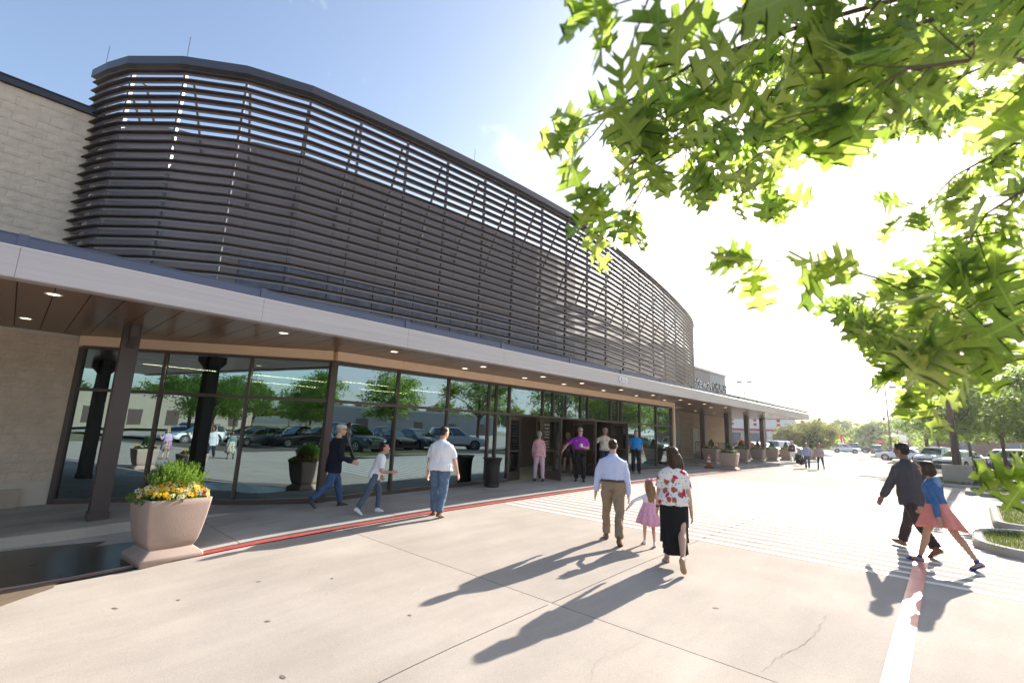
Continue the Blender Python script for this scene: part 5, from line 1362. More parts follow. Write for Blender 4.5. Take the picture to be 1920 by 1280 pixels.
    def shoes(s, m, vox=.008, k=1.12):
        out = []
        for (H0, K, A, f, u) in s.legs:
            mb = MB(); s.foot_rings(mb, A, f, u, k, -.006)
            mb.tube([A - u * .02 * s.h, A + (K - A).normalized() * .012 * s.h], [.024 * s.h, .022 * s.h], 10, round_ends=True)
            me = remesh(mb, vox, 2, .5); me.materials.append(m); out.append(link('shoe', me))
        return out
    def hair(s, style, m, vox=.009, seed=1):
        mb = MB(); k = s.h * s.hs
        E = lambda c, r: mb.ell(s.hp(c), r[0] * k, r[1] * k, r[2] * k, 14, rot=s.hr)
        if style == 'short': E((0, -.014, .020), (.0465, .057, .052)); E((0, -.030, -.008), (.040, .040, .040)); E((0, .010, .044), (.034, .040, .024))
        elif style == 'buzz': E((0, -.014, .016), (.0455, .0545, .050)); E((0, -.026, -.010), (.0405, .0405, .036))
        elif style == 'afro': E((0, -.014, .026), (.050, .060, .052)); E((0, -.026, -.004), (.044, .044, .042)); E((0, .012, .045), (.038, .040, .028))
        elif style == 'gray': E((0, -.016, .024), (.053, .062, .054)); E((0, -.030, -.010), (.046, .044, .044)); E((0, .010, .046), (.040, .044, .026))
        elif style == 'bob':
            E((0, -.014, .020), (.056, .066, .056)); E((0, -.030, -.030), (.060, .050, .055)); E((.040, -.008, -.030), (.018, .036, .050)); E((-.040, -.008, -.030), (.018, .036, .050)); E((0, .010, .046), (.040, .046, .026))
        elif style == 'long':
            E((0, -.012, .022), (.050, .061, .053)); E((0, -.030, -.012), (.048, .046, .048)); E((0, .008, .046), (.038, .045, .026))
            for x, L in ((-.03, .20), (-.01, .23), (.012, .225), (.032, .19)):
                a = s.hp((x * .9, -.048, -.01)); b = s.hp((x * 1.15, -.062, -.08)); c = Vector((b.x + x * .4 * k, b.y - .002, b.z - (L - .10) * k))
                mb.tube([a, b, c], [.026 * k, .029 * k, .012 * k], 10, round_ends=True)
            for sd in (-1, 1): mb.tube([s.hp((sd * .044, -.01, .0)), s.hp((sd * .050, -.022, -.06)), s.hp((sd * .050, -.05, -.12))], [.018 * k, .02 * k, .012 * k], 8, round_ends=True)
        me = remesh(mb, vox, 2, .5, .0045, 42, seed, (1, 1, .22)); me.materials.append(m); return link('hair', me)
    def eyes(s, m):
        mb = MB()
        for sd in (-1, 1): mb.ell(s.hp((sd * .0185, .0515, .003)), .0062 * s.h, .004 * s.h, .0035 * s.h, 8, rot=s.hr)
        return obj('eyes', mb, m, None, True)
    def mouth(s, m):
        mb = MB(); mb.ell(s.hp((0, .0555, -.0345)), .0135 * s.h, .0035 * s.h, .0028 * s.h, 8, rot=s.hr); return obj('mouth', mb, m, None, True)
    def glasses(s, m):
        mb = MB()
        for sd in (-1, 1):
            mb.ell(s.hp((sd * .021, .0575, .004)), .0165 * s.h, .004 * s.h, .0125 * s.h, 10, rot=s.hr)
            mb.bar(s.hp((sd * .036, .054, .007)), s.hp((sd * .047, -.004, .005)), .003 * s.h, .004 * s.h)
        mb.bar(s.hp((-.008, .060, .007)), s.hp((.008, .060, .007)), .003 * s.h, .004 * s.h)
        return obj('sunglasses', mb, m, None, True)
    def belt(s, m, t=.058, ease=.018, buckle=None):
        mb = MB(); a, b = s.ring(t, ease, 24), s.ring(t + .020, ease, 24); a2, b2 = s.ring(t, ease - .02, 24), s.ring(t + .020, ease - .02, 24)
        mb.rings([a2, a, b, b2], cap=False); return obj('belt', mb, m, None, True)
    def collar(s, m, ease=.006):
        mb = MB(); h = s.h; rs = []
        for i in range(20):
            q = 2 * PI * i / 20; c = s.neck + s.sp * .004 * h; r = .040 * h
            d = Vector((1, 0, 0)) * math.cos(q) + s.fw * math.sin(q); fr = max(0, math.sin(q))
            p0 = c + d * r * 1.12 - s.sp * (.012 + .012 * fr) * h; p1 = c + d * r * .98 + s.sp * (.016 - .018 * fr) * h; p2 = c + d * r * 1.10 + s.sp * (.012 - .018 * fr) * h; p3 = c + d * r * (1.34 + .15 * fr) - s.sp * (.012 + .02 * fr) * h
            rs.append([p0, p1, p2, p3])
        mb.rings(rs + [rs[0]], cap=False, closed=False); return obj('collar', mb, m, None, True)

def skirt_mesh(rows, n=56):
    """rows: (center, rx, ry, fold depth, fold count, phase)"""
    mb = MB(); out = []
    for c, rx, ry, fd, fc, ph in rows:
        out.append([Vector(c) + Vector(((rx + fd * math.sin(fc * q + ph)) * math.cos(q), (ry + fd * math.sin(fc * q + ph)) * math.sin(q), fd * .5 * math.sin(2 * q + ph))) for q in (2 * PI * i / n for i in range(n))])
    mb.rings(out + [[p + (Vector((r_[0].x + r_[n // 2].x, r_[0].y + r_[n // 2].y, p.z * 2)) / 2 - p) * .04 for p in r_] for r_ in reversed(out)], cap=False)
    return mb

def cloth(name, col, rough=.85, bs=13, b=.55, var=.10): return mat(name, col, rough, spec=.2, var=var, vscale=9, bump=b, bscale=bs, bdist=.03)
SK = {k: mat(k + '_skin', c, .5, spec=.35, var=.08, vscale=14) for k, c in (('fair', (.56, .33, .235)), ('tan', (.44, .25, .165)), ('brown', (.20, .095, .055)), ('olive', (.48, .285, .19)))}
HR = {k: mat(k + '_hair', c, .5, spec=.2, var=.3, vscale=30) for k, c in (('black', (.012, .010, .009)), ('dark', (.035, .022, .014)), ('brown', (.05, .027, .014)), ('lightbrown', (.20, .115, .055)), ('gray', (.30, .29, .28)), ('blond', (.38, .26, .13)))}
M['eye'] = mat('eye_dark', (.02, .015, .012), .2); M['lip'] = mat('lip', (.30, .10, .085), .5); M['lens'] = mat('dark_lens', (.012, .012, .014), .1, spec=.8); M['blue_lens'] = mat('blue_mirror_lens', (.05, .22, .55), .08, metal=.7)
M['jean'] = cloth('blue_denim', (.055, .105, .215), var=.3); M['jean2'] = cloth('faded_denim', (.10, .155, .24), var=.35); M['jean3'] = cloth('grey_denim', (.085, .115, .155), var=.3)
M['shoe_br'] = mat('brown_leather', (.17, .085, .04), .4); M['shoe_bk'] = mat('black_leather', (.015, .013, .012), .35); M['shoe_wh'] = mat('white_trainer', (.72, .72, .72), .6); M['belt_'] = mat('belt_leather', (.06, .032, .022), .4)

def pattern_cloth(name, base, spots, scale, thr, fine=None, seed=0):
    m = D.materials.new(name); m.use_nodes = True; N, L = m.node_tree.nodes, m.node_tree.links
    b = N["Principled BSDF"]; b.inputs["Roughness"].default_value = .85; b.inputs["Specular IOR Level"].default_value = .2
    co = N.new("ShaderNodeTexCoord").outputs["Object"]
    nz = N.new("ShaderNodeTexNoise"); nz.inputs["Scale"].default_value = scale * 1.7; nz.inputs["Detail"].default_value = 3; L.new(co, nz.inputs["Vector"])
    ad = N.new("ShaderNodeMix"); ad.data_type = 'VECTOR'; ad.inputs["Factor"].default_value = .09 / (scale / 8); L.new(co, ad.inputs["A"]); L.new(nz.outputs["Color"], ad.inputs["B"])
    cur = None
    def layer(prev, sc, th, cols, off):
        mp = N.new("ShaderNodeMapping"); mp.inputs["Location"].default_value = (off, off * .7, off * .3); L.new(ad.outputs["Result"] if sc < scale * 1.6 else co, mp.inputs[0])
        v = N.new("ShaderNodeTexVoronoi"); v.inputs["Scale"].default_value = sc; L.new(mp.outputs[0], v.inputs["Vector"])
        r = N.new("ShaderNodeMapRange"); r.inputs[1].default_value = th * .85; r.inputs[2].default_value = th; r.inputs[3].default_value = 1; r.inputs[4].default_value = 0; L.new(v.outputs["Distance"], r.inputs[0])
        cr_ = N.new("ShaderNodeValToRGB"); cr_.color_ramp.interpolation = 'CONSTANT'; e = cr_.color_ramp.elements
        while len(e) < len(cols): e.new(1)
        for i, c in enumerate(cols): e[i].position = i / len(cols); e[i].color = (*c, 1)
        sp = N.new("ShaderNodeSeparateColor"); L.new(v.outputs["Color"], sp.inputs[0]); L.new(sp.outputs[0], cr_.inputs[0])
        n2 = N.new("ShaderNodeTexNoise"); n2.inputs["Scale"].default_value = sc * 3.2; L.new(co, n2.inputs["Vector"])
        dk = N.new("ShaderNodeMix"); dk.data_type = 'RGBA'; dk.blend_type = 'MULTIPLY'; dk.inputs["Factor"].default_value = .6; L.new(cr_.outputs[0], dk.inputs["A"]); L.new(n2.outputs[0], dk.inputs["B"])
        mx = N.new("ShaderNodeMix"); mx.data_type = 'RGBA'; L.new(r.outputs[0], mx.inputs["Factor"])
        if prev is None: mx.inputs["A"].default_value = (*base, 1)
        else: L.new(prev, mx.inputs["A"])
        L.new(dk.outputs["Result"], mx.inputs["B"]); return mx.outputs["Result"]
    if fine: cur = layer(cur, fine[0], fine[1], fine[2], 3.3 + seed)
    cur = layer(cur, scale, thr, spots, 1.1 + seed)
    L.new(cur, b.inputs["Base Color"]); return m
def stripe_cloth(name, a, b_, scale, axis=0, b2=None):
    m = D.materials.new(name); m.use_nodes = True; N, L = m.node_tree.nodes, m.node_tree.links
    p = N["Principled BSDF"]; p.inputs["Roughness"].default_value = .85
    co = N.new("ShaderNodeTexCoord").outputs["Object"]
    w = N.new("ShaderNodeTexWave"); w.bands_direction = 'XYZ'[axis]; w.inputs["Scale"].default_value = scale; w.inputs["Distortion"].default_value = .4; L.new(co, w.inputs["Vector"])
    mx = N.new("ShaderNodeMix"); mx.data_type = 'RGBA'; mx.inputs["A"].default_value = (*a, 1); mx.inputs["B"].default_value = (*b_, 1); L.new(w.outputs[0], mx.inputs["Factor"])
    L.new(mx.outputs["Result"], p.inputs["Base Color"]); return m

def person(label, loc, yaw, B, skin, parts, group=None):
    """parts: child objects built in the body's own space"""
    t = thing('person', label, 'person', group=group)
    for o in parts:
        if isinstance(o, (list, tuple)):
            for q in o: q.parent = t
        elif o is not None: o.parent = t
    t.location = loc; t.rotation_euler = (0, 0, R(yaw)); return t
def garment(name, me, m): me.materials.append(m); return link(name, me)
def spot(x, y): return (x, y, floor_at(x, y) - .003)

# --- man in the flat cap
B = Body(1.90, girth=1.06, belly=.012, lean=3, legs=((18, 6), (-12, 36)), feet=(-2, 44), arms=((-12, 9, 26), (12, 9, 58)), head=(-6, 4), inw=(0, 14))
cap = MB(); cap.ell(B.hp((0, -.006, .036)), .053 * B.h, .064 * B.h, .036 * B.h, 16, rot=B.hr)
cap.rings([[B.hp((x * k_, y, z)) for x, y, z in ((-.036, .045, .026), (0, .050, .030), (.036, .045, .026), (.030, .066, .018), (0, .083, .014), (-.030, .066, .018))] for k_ in (1, 1.0)] and [[B.hp((x, y, z + dz)) for x, y, z in ((-.040, .040, .022), (0, .048, .026), (.040, .040, .022), (.034, .066, .016), (0, .084, .012), (-.034, .066, .016))] for dz in (0, .006)])
capo = garment('flat_cap', remesh(cap, .008, 3), cloth('cream_tweed', (.55, .52, .46), var=.15))
person('man in a pale flat cap and dark navy jacket striding past the corner post', spot(-10.75, 5.4), -14, B, 'fair',
       [B.skin(.010, SK['fair']), garment('jacket', B.shirt(-.115, 1.0, .028, .12, 1.18, wr=.010), cloth('navy_jacket', (.012, .014, .026))), garment('jeans', B.trousers(.06, .010), M['jean']), B.shoes(M['shoe_bk']), capo, B.hair('buzz', HR['gray']), B.eyes(M['eye']), B.glasses(M['lens']), B.mouth(M['lip'])])
# --- boy
B = Body(1.50, girth=.92, lean=17, legs=((24, 26), (-20, 10)), feet=(6, 32), arms=((-30, 8, 78), (-2, 8, 92)), head=(-8, -4), child=False, hs=1.10)
person('boy in a white shirt and grey jeans running beside the storefront', spot(-9.55, 5.75), -22, B, 'tan',
       [B.skin(.009, SK['tan']), garment('shirt', B.shirt(-.05, .5, .026, .16, 1.2, vox=.010, wr=.012, seed=4), cloth('white_cotton', (.74, .75, .78), var=.03)), garment('jeans', B.trousers(.06, .008, (.056, .051, .045, .040, .036)), M['jean3']), B.shoes(M['shoe_wh']), B.hair('short', HR['black']), B.collar(cloth('white_collar', (.74, .75, .78))), B.eyes(M['eye'])])
# --- man in the white shirt
B = Body(1.88, girth=1.30, belly=.02, lean=2, legs=((9, 6), (-8, 12)), feet=(0, 12), arms=((4, 12, 10), (10, 13, 16)), head=(-22, 10))
person('heavy man in white short sleeved shirt and blue jeans stepping over the red kerb line', spot(-8.45, 6.68), 30, B, 'fair',
       [B.skin(.010, SK['fair']), garment('shirt', B.shirt(-.035, .55, .026, .10, 1.18, wr=.011, seed=5), cloth('white_linen', (.76, .76, .78), var=.03)), garment('jeans', B.trousers(.04, .014, (.070, .064, .054, .047, .043)), M['jean2']), B.shoes(M['shoe_br']), B.hair('short', HR['dark']), B.collar(cloth('white_linen_collar', (.76, .76, .78))), B.eyes(M['eye'])])
# --- woman in pink
B = Body(1.69, 'f', 1.12, lean=8, legs=((8, 6), (-5, 8)), feet=(0, 6), arms=((0, 9, 45), (16, 9, 75)), head=(0, -14), inw=(10, 14))
pk = pattern_cloth('pink_print', (.68, .36, .40), ((.72, .48, .50), (.60, .25, .30)), 16, .4)
person('grey haired woman in pink blouse and pale pink trousers going in', spot(-10.95, 12.95), 52, B, 'fair',
       [B.skin(.010, SK['fair']), garment('blouse', B.shirt(-.06, .95, .026, .16, 1.15, wr=.012, seed=6), pk), garment('trousers', B.trousers(.05, .010, (.058, .050, .043, .040, .038)), cloth('pale_pink_cloth', (.64, .45, .54))), B.shoes(M['shoe_bk']), B.hair('gray', HR['gray'])])
# --- greeter in purple
B = Body(1.85, girth=1.20, belly=.03, lean=0, legs=((3, 3), (-1, 3)), feet=(0, 0), arms=((12, 14, 98), (12, 52, 8)), head=(14, 6), inw=(52, 0), splay=5)
cup = MB(); c_ = B.arms[0][2] + B.arms[0][4] * .07 + Vector((0, .02, .02)); cup.lathe([(.030, -.06), (.040, .055), (.042, .06), (.036, .065), (.03, .066)], c_, 14)
prt = [B.skin(.010, SK['fair'], curl=(48, 30)), garment('polo_shirt', B.shirt(.055, .55, .016, .0, 1.22, wr=.010, seed=7), cloth('purple_polo', (.32, .035, .44))), garment('trousers', B.trousers(.05, .010), cloth('black_twill', (.012, .012, .014))), B.shoes(M['shoe_bk']), B.belt(M['belt_'], .040, .024), B.hair('short', HR['gray']), B.collar(cloth('purple_collar', (.32, .035, .44))), B.eyes(M['eye']), B.glasses(M['lens']), B.mouth(mat('grey_beard', (.45, .42, .40), .8))]
badge = MB(); p_ = B.at(.215); badge.box(p_.x + .07, p_.y + .125, p_.z - .012, p_.x + .14, p_.y + .137, p_.z + .012); prt.append(obj('name_badge', badge, mat('gold_badge', (.60, .45, .08), .4)))
lan = MB(); lan.tube([B.neck + Vector((-.05, .07, .0)), B.at(.20) + Vector((-.01, .14, 0)), B.neck + Vector((.05, .07, .0))], .004, 5); prt.append(obj('lanyard', lan, M['gal']))
gr = person('bearded greeter in a purple polo shirt holding the door open with a cup in hand', spot(-10.12, 14.2), -146, B, 'fair', prt)
cpo = thing('coffee_cup', 'white paper coffee cup held by the greeter in purple', 'cup', gr.location, gr.rotation_euler.z); o_ = obj('cup', cup, M['white_sign'], None, True); o_.parent = cpo
# --- greeter in the patterned shirt
B = Body(1.88, girth=1.05, lean=1, legs=((4, 2), (-3, 4)), arms=((4, 8, 10), (8, 46, 10)), head=(20, 2), splay=4)
person('man in blue mirrored sunglasses and a cream patterned shirt holding the second door', spot(-10.75, 16.75), -122, B, 'tan',
       [B.skin(.011, SK['tan']), garment('patterned_shirt', B.shirt(-.02, .55, .020, .08, 1.25, wr=.010, seed=8), pattern_cloth('cream_print', (.60, .55, .47), ((.42, .05, .05), (.36, .20, .12), (.45, .28, .2)), 13, .36, (30, .3, ((.35, .1, .08), (.5, .42, .34))))), garment('jeans', B.trousers(.05, .008), cloth('navy_denim', (.02, .03, .07))), B.shoes(M['shoe_bk']), B.hair('buzz', HR['gray']), B.eyes(M['eye']), B.glasses(M['blue_lens']), B.mouth(M['lip'])])
# --- greeter in blue
B = Body(1.82, girth=1.06, belly=.008, lean=0, legs=((2, 2), (-1, 2)), arms=((0, 10, 14), (-4, 16, 12)), head=(-4, 0), splay=4)
person('man in a bright blue polo shirt and black trousers standing by the third door', spot(-10.6, 19.0), -142, B, 'olive',
       [B.skin(.011, SK['olive']), garment('polo_shirt', B.shirt(.0, .55, .014, .05, 1.18, wr=.008, seed=9), cloth('bright_blue_polo', (.012, .23, .62))), garment('trousers', B.trousers(.05, .010), cloth('black_wool', (.014, .014, .017))), B.shoes(M['shoe_bk']), B.hair('short', HR['black']), B.collar(cloth('blue_collar', (.012, .20, .55))), B.eyes(M['eye']), B.mouth(M['lip'])])
# --- woman just inside
B = Body(1.68, 'f', 1.0, lean=2, legs=((10, 4), (-10, 10)), feet=(0, 14), arms=((6, 8, 10), (-4, 8, 14)))
g = skirt_mesh([(B.at(.09), .085 * B.h, .065 * B.h, .002, 8, 0), (B.at(.0), .115 * B.h, .09 * B.h, .008, 9, 0), (B.hip - Vector((0, 0, .13 * B.h)), .15 * B.h, .125 * B.h, .014, 9, 1)])
pd_ = pattern_cloth('dark_print', (.05, .035, .05), ((.28, .16, .22), (.16, .12, .18)), 22, .4)
person('blonde woman in a dark patterned dress in the shadow just inside the second door', (-12.3, 16.4, zg(16.4) - .03), 60, B, 'fair', [B.skin(.012, SK['fair']), garment('dress_top', B.shirt(.04, .2, .010, .0, 1.0, vox=.012), pd_), obj('skirt', g, pd_, None, True), B.shoes(M['shoe_bk']), B.hair('bob', HR['blond'])])
# --- father in pale blue
B = Body(1.77, girth=1.10, belly=.0, lean=2, legs=((20, 6), (-9, 24)), feet=(-2, 26), arms=((4, 13, 12), (2, 9, 14)), head=(4, 6), inw=(0, 0))
bs_ = stripe_cloth('pale_blue_shirting', (.46, .52, .74), (.56, .61, .78), 60, 0)
person('man in a pale blue long sleeved shirt and khaki trousers holding the little girl\'s hand', spot(-4.68, 7.56), 30, B, 'fair',
       [B.skin(.009, SK['fair']), garment('shirt', B.shirt(.062, 1.0, .020, .0, 1.25, wr=.012, seed=10), bs_), garment('trousers', B.trousers(.062, .012, (.062, .054, .046, .042, .040), wr=.012), cloth('khaki_twill', (.27, .20, .135))), B.shoes(M['shoe_br']), B.belt(M['belt_'], .046, .023), B.hair('buzz', HR['dark']), B.collar(bs_), B.eyes(M['eye'])])
# --- little girl
B = Body(1.02, 'f', 1.02, lean=0, legs=((12, 6), (-8, 18)), feet=(0, 20), arms=((6, 62, 8), (2, 12, 12)), head=(40, -6), child=True)
pkd = pattern_cloth('pink_gingham', (.72, .36, .50), ((.76, .50, .60), (.70, .42, .54)), 42, .45)
h_ = B.h
g = skirt_mesh([(B.at(.15), .092 * h_, .075 * h_, .001, 11, 0), (B.at(.10), .105 * h_, .09 * h_, .004, 11, 0), (B.at(.0), .145 * h_, .13 * h_, .012, 11, .2), (B.hip - Vector((0, .01, .12 * h_)), .185 * h_, .165 * h_, .020, 11, .5), (B.hip - Vector((0, .012, .20 * h_)), .205 * h_, .185 * h_, .024, 11, .8)])
bow = MB(); q_ = B.hp((.0, -.02, .072))
for sd in (-1, 1): bow.ell(q_ + Vector((sd * .035, 0, .01)), .032, .014, .02, 8)
bow.ell(q_, .012, .014, .012, 6)
person('little girl in a pink gingham pinafore and white sleeves with a pink hair bow', spot(-4.16, 7.88), 34, B, 'fair',
       [B.skin(.007, SK['fair'], curl=35), garment('white_blouse', B.shirt(.13, .9, .010, .0, 1.1, vox=.008, wr=.006), cloth('white_blouse_cotton', (.76, .73, .78))), obj('dress', g, pkd, None, True), B.shoes(M['shoe_wh'], .007), B.hair('long', HR['lightbrown'], .008), obj('hair_bow', bow, mat('pink_ribbon', (.72, .25, .42), .6), None, True), B.eyes(M['eye'])])
# --- woman in floral top and long black skirt
B = Body(1.71, 'f', 1.18, belly=.012, lean=3, legs=((16, 4), (-22, 24)), feet=(-2, 58), arms=((10, 9, 16), (-6, 10, 14)), head=(42, 4))
fl_ = pattern_cloth('floral_print', (.76, .73, .70), ((.72, .02, .10), (.62, .10, .06), (.80, .06, .20), (.50, .14, .10)), 9.5, .40, (26, .26, ((.28, .05, .05), (.50, .2, .16), (.35, .12, .1))))
h_ = B.h; dn = lambda z, y=0: B.hip + Vector((0, y, -z * h_))
rows = [(B.at(.085), .094 * h_, .074 * h_, .001, 7, 0), (B.at(.02), .112 * h_, .090 * h_, .003, 7, 0), (dn(.08), .116 * h_, .102 * h_, .006, 7, .3), (dn(.20, -.005), .112 * h_, .12 * h_, .010, 7, .8), (dn(.32, -.015), .116 * h_, .14 * h_, .014, 7, 1.3), (dn(.405, -.02), .124 * h_, .158 * h_, .018, 7, 1.8)]
n = 64; mbk = MB(); rr = []
for c, rx, ry, fd, fc, ph in rows:
    rr.append([Vector(c) + Vector(((rx + fd * math.sin(fc * q + ph)) * math.cos(q), (ry + fd * math.sin(fc * q + ph)) * math.sin(q), 0)) for q in (2 * PI * (i + .5) / n for i in range(n))])
# side slits up to the knee
v_ = [p for r_ in rr for p in r_]; f_ = []
for a in range(len(rr) - 1):
    for i in range(n):
        q = 2 * PI * (i + .5) / n
        if a >= 3 and (abs(q - PI) < .34 * (a - 2) or q < .20 * (a - 2) or q > 2 * PI - .20 * (a - 2)): continue
        k_ = (i + 1) % n; f_.append((a * n + i, a * n + k_, (a + 1) * n + k_, (a + 1) * n + i))
mbk.add(v_, f_)
sk_ = obj('long_skirt', mbk, cloth('black_jersey', (.010, .010, .011), .8), None, True)
sol = sk_.modifiers.new('thickness', 'SOLIDIFY'); sol.thickness = .006
wt = MB(); S_, E_2, W_, d1_, d_, _s = B.arms[0]; wt.rings([[W_ - d_ * .02 + (d_.orthogonal().normalized() * math.cos(q) + d_.cross(d_.orthogonal().normalized()) * math.sin(q)) * .030 + d_ * dz for q in (2 * PI * i / 12 for i in range(12))] for dz in (-.014, .014)])
person('woman in a white floral blouse and long black slit skirt with long brown hair', spot(-3.32, 7.05), 24, B, 'fair',
       [B.skin(.009, SK['fair']), garment('floral_blouse', B.shirt(-.03, .5, .022, .06, 1.2, vox=.010, wr=.010, seed=12), fl_), sk_, B.shoes(mat('tan_sandal', (.34, .22, .13), .5), k=1.0), B.hair('long', HR['brown']), obj('wristwatch', wt, M['shoe_bk']), B.eyes(M['eye'])])
# --- man in the grey suit
B = Body(1.83, girth=1.05, lean=5, legs=((-24, 10), (26, 4)), feet=(34, -10), arms=((18, 12, 12), (-20, 12, 16)), head=(10, 2))
suit = cloth('charcoal_suit', (.060, .055, .062), .75, var=.08)
person('man in a charcoal suit walking away across the white bars beside the girl in denim', spot(-.86, 10.95), 52, B, 'brown',
       [B.skin(.009, SK['brown']), garment('suit_jacket', B.shirt(-.105, 1.0, .030, .10, 1.22, wr=.010, seed=13), suit), garment('trousers', B.trousers(.05, .012, (.060, .052, .046, .043, .042), wr=.010), cloth('dark_brown_wool', (.045, .034, .032))), B.shoes(M['shoe_br']), B.collar(cloth('suit_collar', (.055, .05, .058))), B.hair('afro', HR['black']), B.eyes(M['eye'])])
# --- girl in denim jacket and coral skirt
B = Body(1.57, 'f', 1.02, lean=6, legs=((21, 3), (-24, 9)), feet=(-3, 32), arms=((-24, 10, 14), (14, 10, 40)), head=(4, 0))
h_ = B.h; dn = lambda z, y=0: B.hip + Vector((0, y, -z * h_))
g = skirt_mesh([(B.at(.095), .080 * h_, .062 * h_, .001, 9, 0), (B.at(.03), .108 * h_, .088 * h_, .006, 9, 0), (dn(.05, -.004), .138 * h_, .128 * h_, .020, 8, .2), (dn(.13, -.012), .160 * h_, .168 * h_, .036, 8, .5), (dn(.165, -.018), .170 * h_, .186 * h_, .045, 8, .7)])
hood = MB(); c_ = B.at(.27) - B.fw * .075
hood.ell(c_, .085, .05, .075, 12); hood.ell(c_ + Vector((0, -.01, -.05)), .07, .04, .06, 12)
blue_sh = mat('cobalt_sandal', (.012, .04, .26), .5)
st = []
for (H0, K, A, f, u) in B.legs:
    w_ = u.cross(f).normalized(); q = MB()
    ring = lambda c, r, hgt: [[c + (w_ * math.cos(a) + f * math.sin(a)) * r + u * dz for a in (2 * PI * i / 14 for i in range(14))] for dz in (-hgt, hgt)]
    q.rings(ring(A + u * .012, .034, .012)); q.rings(ring(A - u * .012, .036, .010))
    c = A - u * .043 * h_
    q.rings([[c + f * s_ * h_ + w_ * a * h_ + u * z for a, z in ((-hw, -.012), (hw, -.012), (hw, .006), (-hw, .006))] for s_, hw in ((-.036, .016), (.0, .020), (.06, .025), (.10, .020), (.115, .008))])
    q.rings([[c + f * s_ * h_ + w_ * a * h_ + u * z for a, z in ((-.026, .0), (-.022, .034), (.022, .034), (.026, .0))] for s_ in (.062, .085)])
    st.append(obj('sandal', q, blue_sh))
person('girl in a blue denim jacket, coral skirt and cobalt sandals walking beside the suited man', spot(-.50, 10.22), 66, B, 'tan',
       [B.skin(.008, SK['tan']), garment('denim_jacket', B.shirt(.055, 1.0, .020, .10, 1.18, vox=.010, wr=.010, seed=14), cloth('bright_denim', (.045, .12, .27), var=.25)), garment('hood', remesh(hood, .009, 3, wr=.006), cloth('pale_denim', (.16, .26, .42), var=.2)), obj('skirt', g, cloth('coral_cloth', (.70, .235, .19), .8), None, True), st, B.hair('bob', HR['dark']), B.eyes(M['eye'])])
# --- people coming from the far lot
B = Body(1.55, 'f', 1.1, lean=2, legs=((14, 4), (-12, 16)), feet=(0, 18), arms=((18, 6, 85), (-6, 14, 10)), inw=(30, 0))
person('woman in a dark printed top and white trousers approaching from the far lot', spot(-10.0, 41.5), 190, B, 'fair', [B.skin(.014, SK['fair']), garment('top', B.shirt(-.05, .9, .02, .1, 1.2, vox=.014), pattern_cloth('dark_paisley', (.05, .04, .07), ((.22, .08, .10), (.12, .12, .2)), 14, .4)), garment('trousers', B.trousers(.05, .008, vox=.014), cloth('white_trouser', (.72, .72, .75))), B.shoes(M['shoe_br'], .012), B.hair('bob', HR['blond'], .012), B.eyes(M['eye'])])
bag = thing('black_bag', 'bulky black bag carried between the woman in white trousers and the striped shirt', 'bag', spot(-8.9, 38.6))
bm_ = MB(); bm_.ell((0, 0, .42), .30, .2, .36, 12); bm_.ell((.12, 0, .25), .22, .2, .24, 10); b_ = garment('body', remesh(bm_, .02, 3, wr=.03, ws=6), cloth('black_nylon', (.012, .012, .014), .5)); b_.parent = bag
g = MB(); g.tube([(-.1, 0, .72), (-.05, .02, .95), (.1, .02, .95), (.12, 0, .7)], .014, 6); o_ = obj('strap', g, cloth('blue_strap', (.03, .15, .5))); o_.parent = bag
B = Body(1.56, girth=1.12, belly=.02, lean=1, legs=((10, 4), (-10, 14)), feet=(0, 14), arms=((6, 12, 12), (0, 14, 10)))
person('man in a blue and white striped shirt and jeans approaching from the far lot', spot(-7.55, 34.6), 184, B, 'tan', [B.skin(.014, SK['tan']), garment('striped_shirt', B.shirt(-.04, 1.0, .02, .06, 1.2, vox=.014), stripe_cloth('striped_shirting', (.60, .62, .68), (.09, .15, .34), 9, 0)), garment('jeans', B.trousers(.04, .01, vox=.014), M['jean3']), B.shoes(M['shoe_bk'], .012), B.hair('buzz', HR['black'], .012), B.eyes(M['eye']), B.glasses(M['lens'])])
B = Body(1.55, 'f', 1.06, lean=1, legs=((-14, 12), (14, 4)), feet=(20, 0), arms=((12, 10, 70), (2, 14, 10)), inw=(20, 0))
ht = MB(); ht.ell(B.hp((0, -.01, .035)), .062 * B.h, .07 * B.h, .05 * B.h, 14)
person('woman in a pale pink shirt and skinny jeans with fair wavy hair', spot(-6.8, 34.4), 178, B, 'tan', [B.skin(.014, SK['tan']), garment('shirt', B.shirt(-.05, 1.0, .02, .1, 1.2, vox=.014), cloth('pale_pink_shirting', (.50, .38, .36), var=.15)), garment('jeans', B.trousers(.04, .004, (.054, .046, .034, .030, .026), vox=.013), cloth('dark_skinny_denim', (.035, .055, .11))), B.shoes(M['shoe_br'], .012), B.hair('long', HR['lightbrown'], .012), B.eyes(M['eye']), B.glasses(M['lens'])])
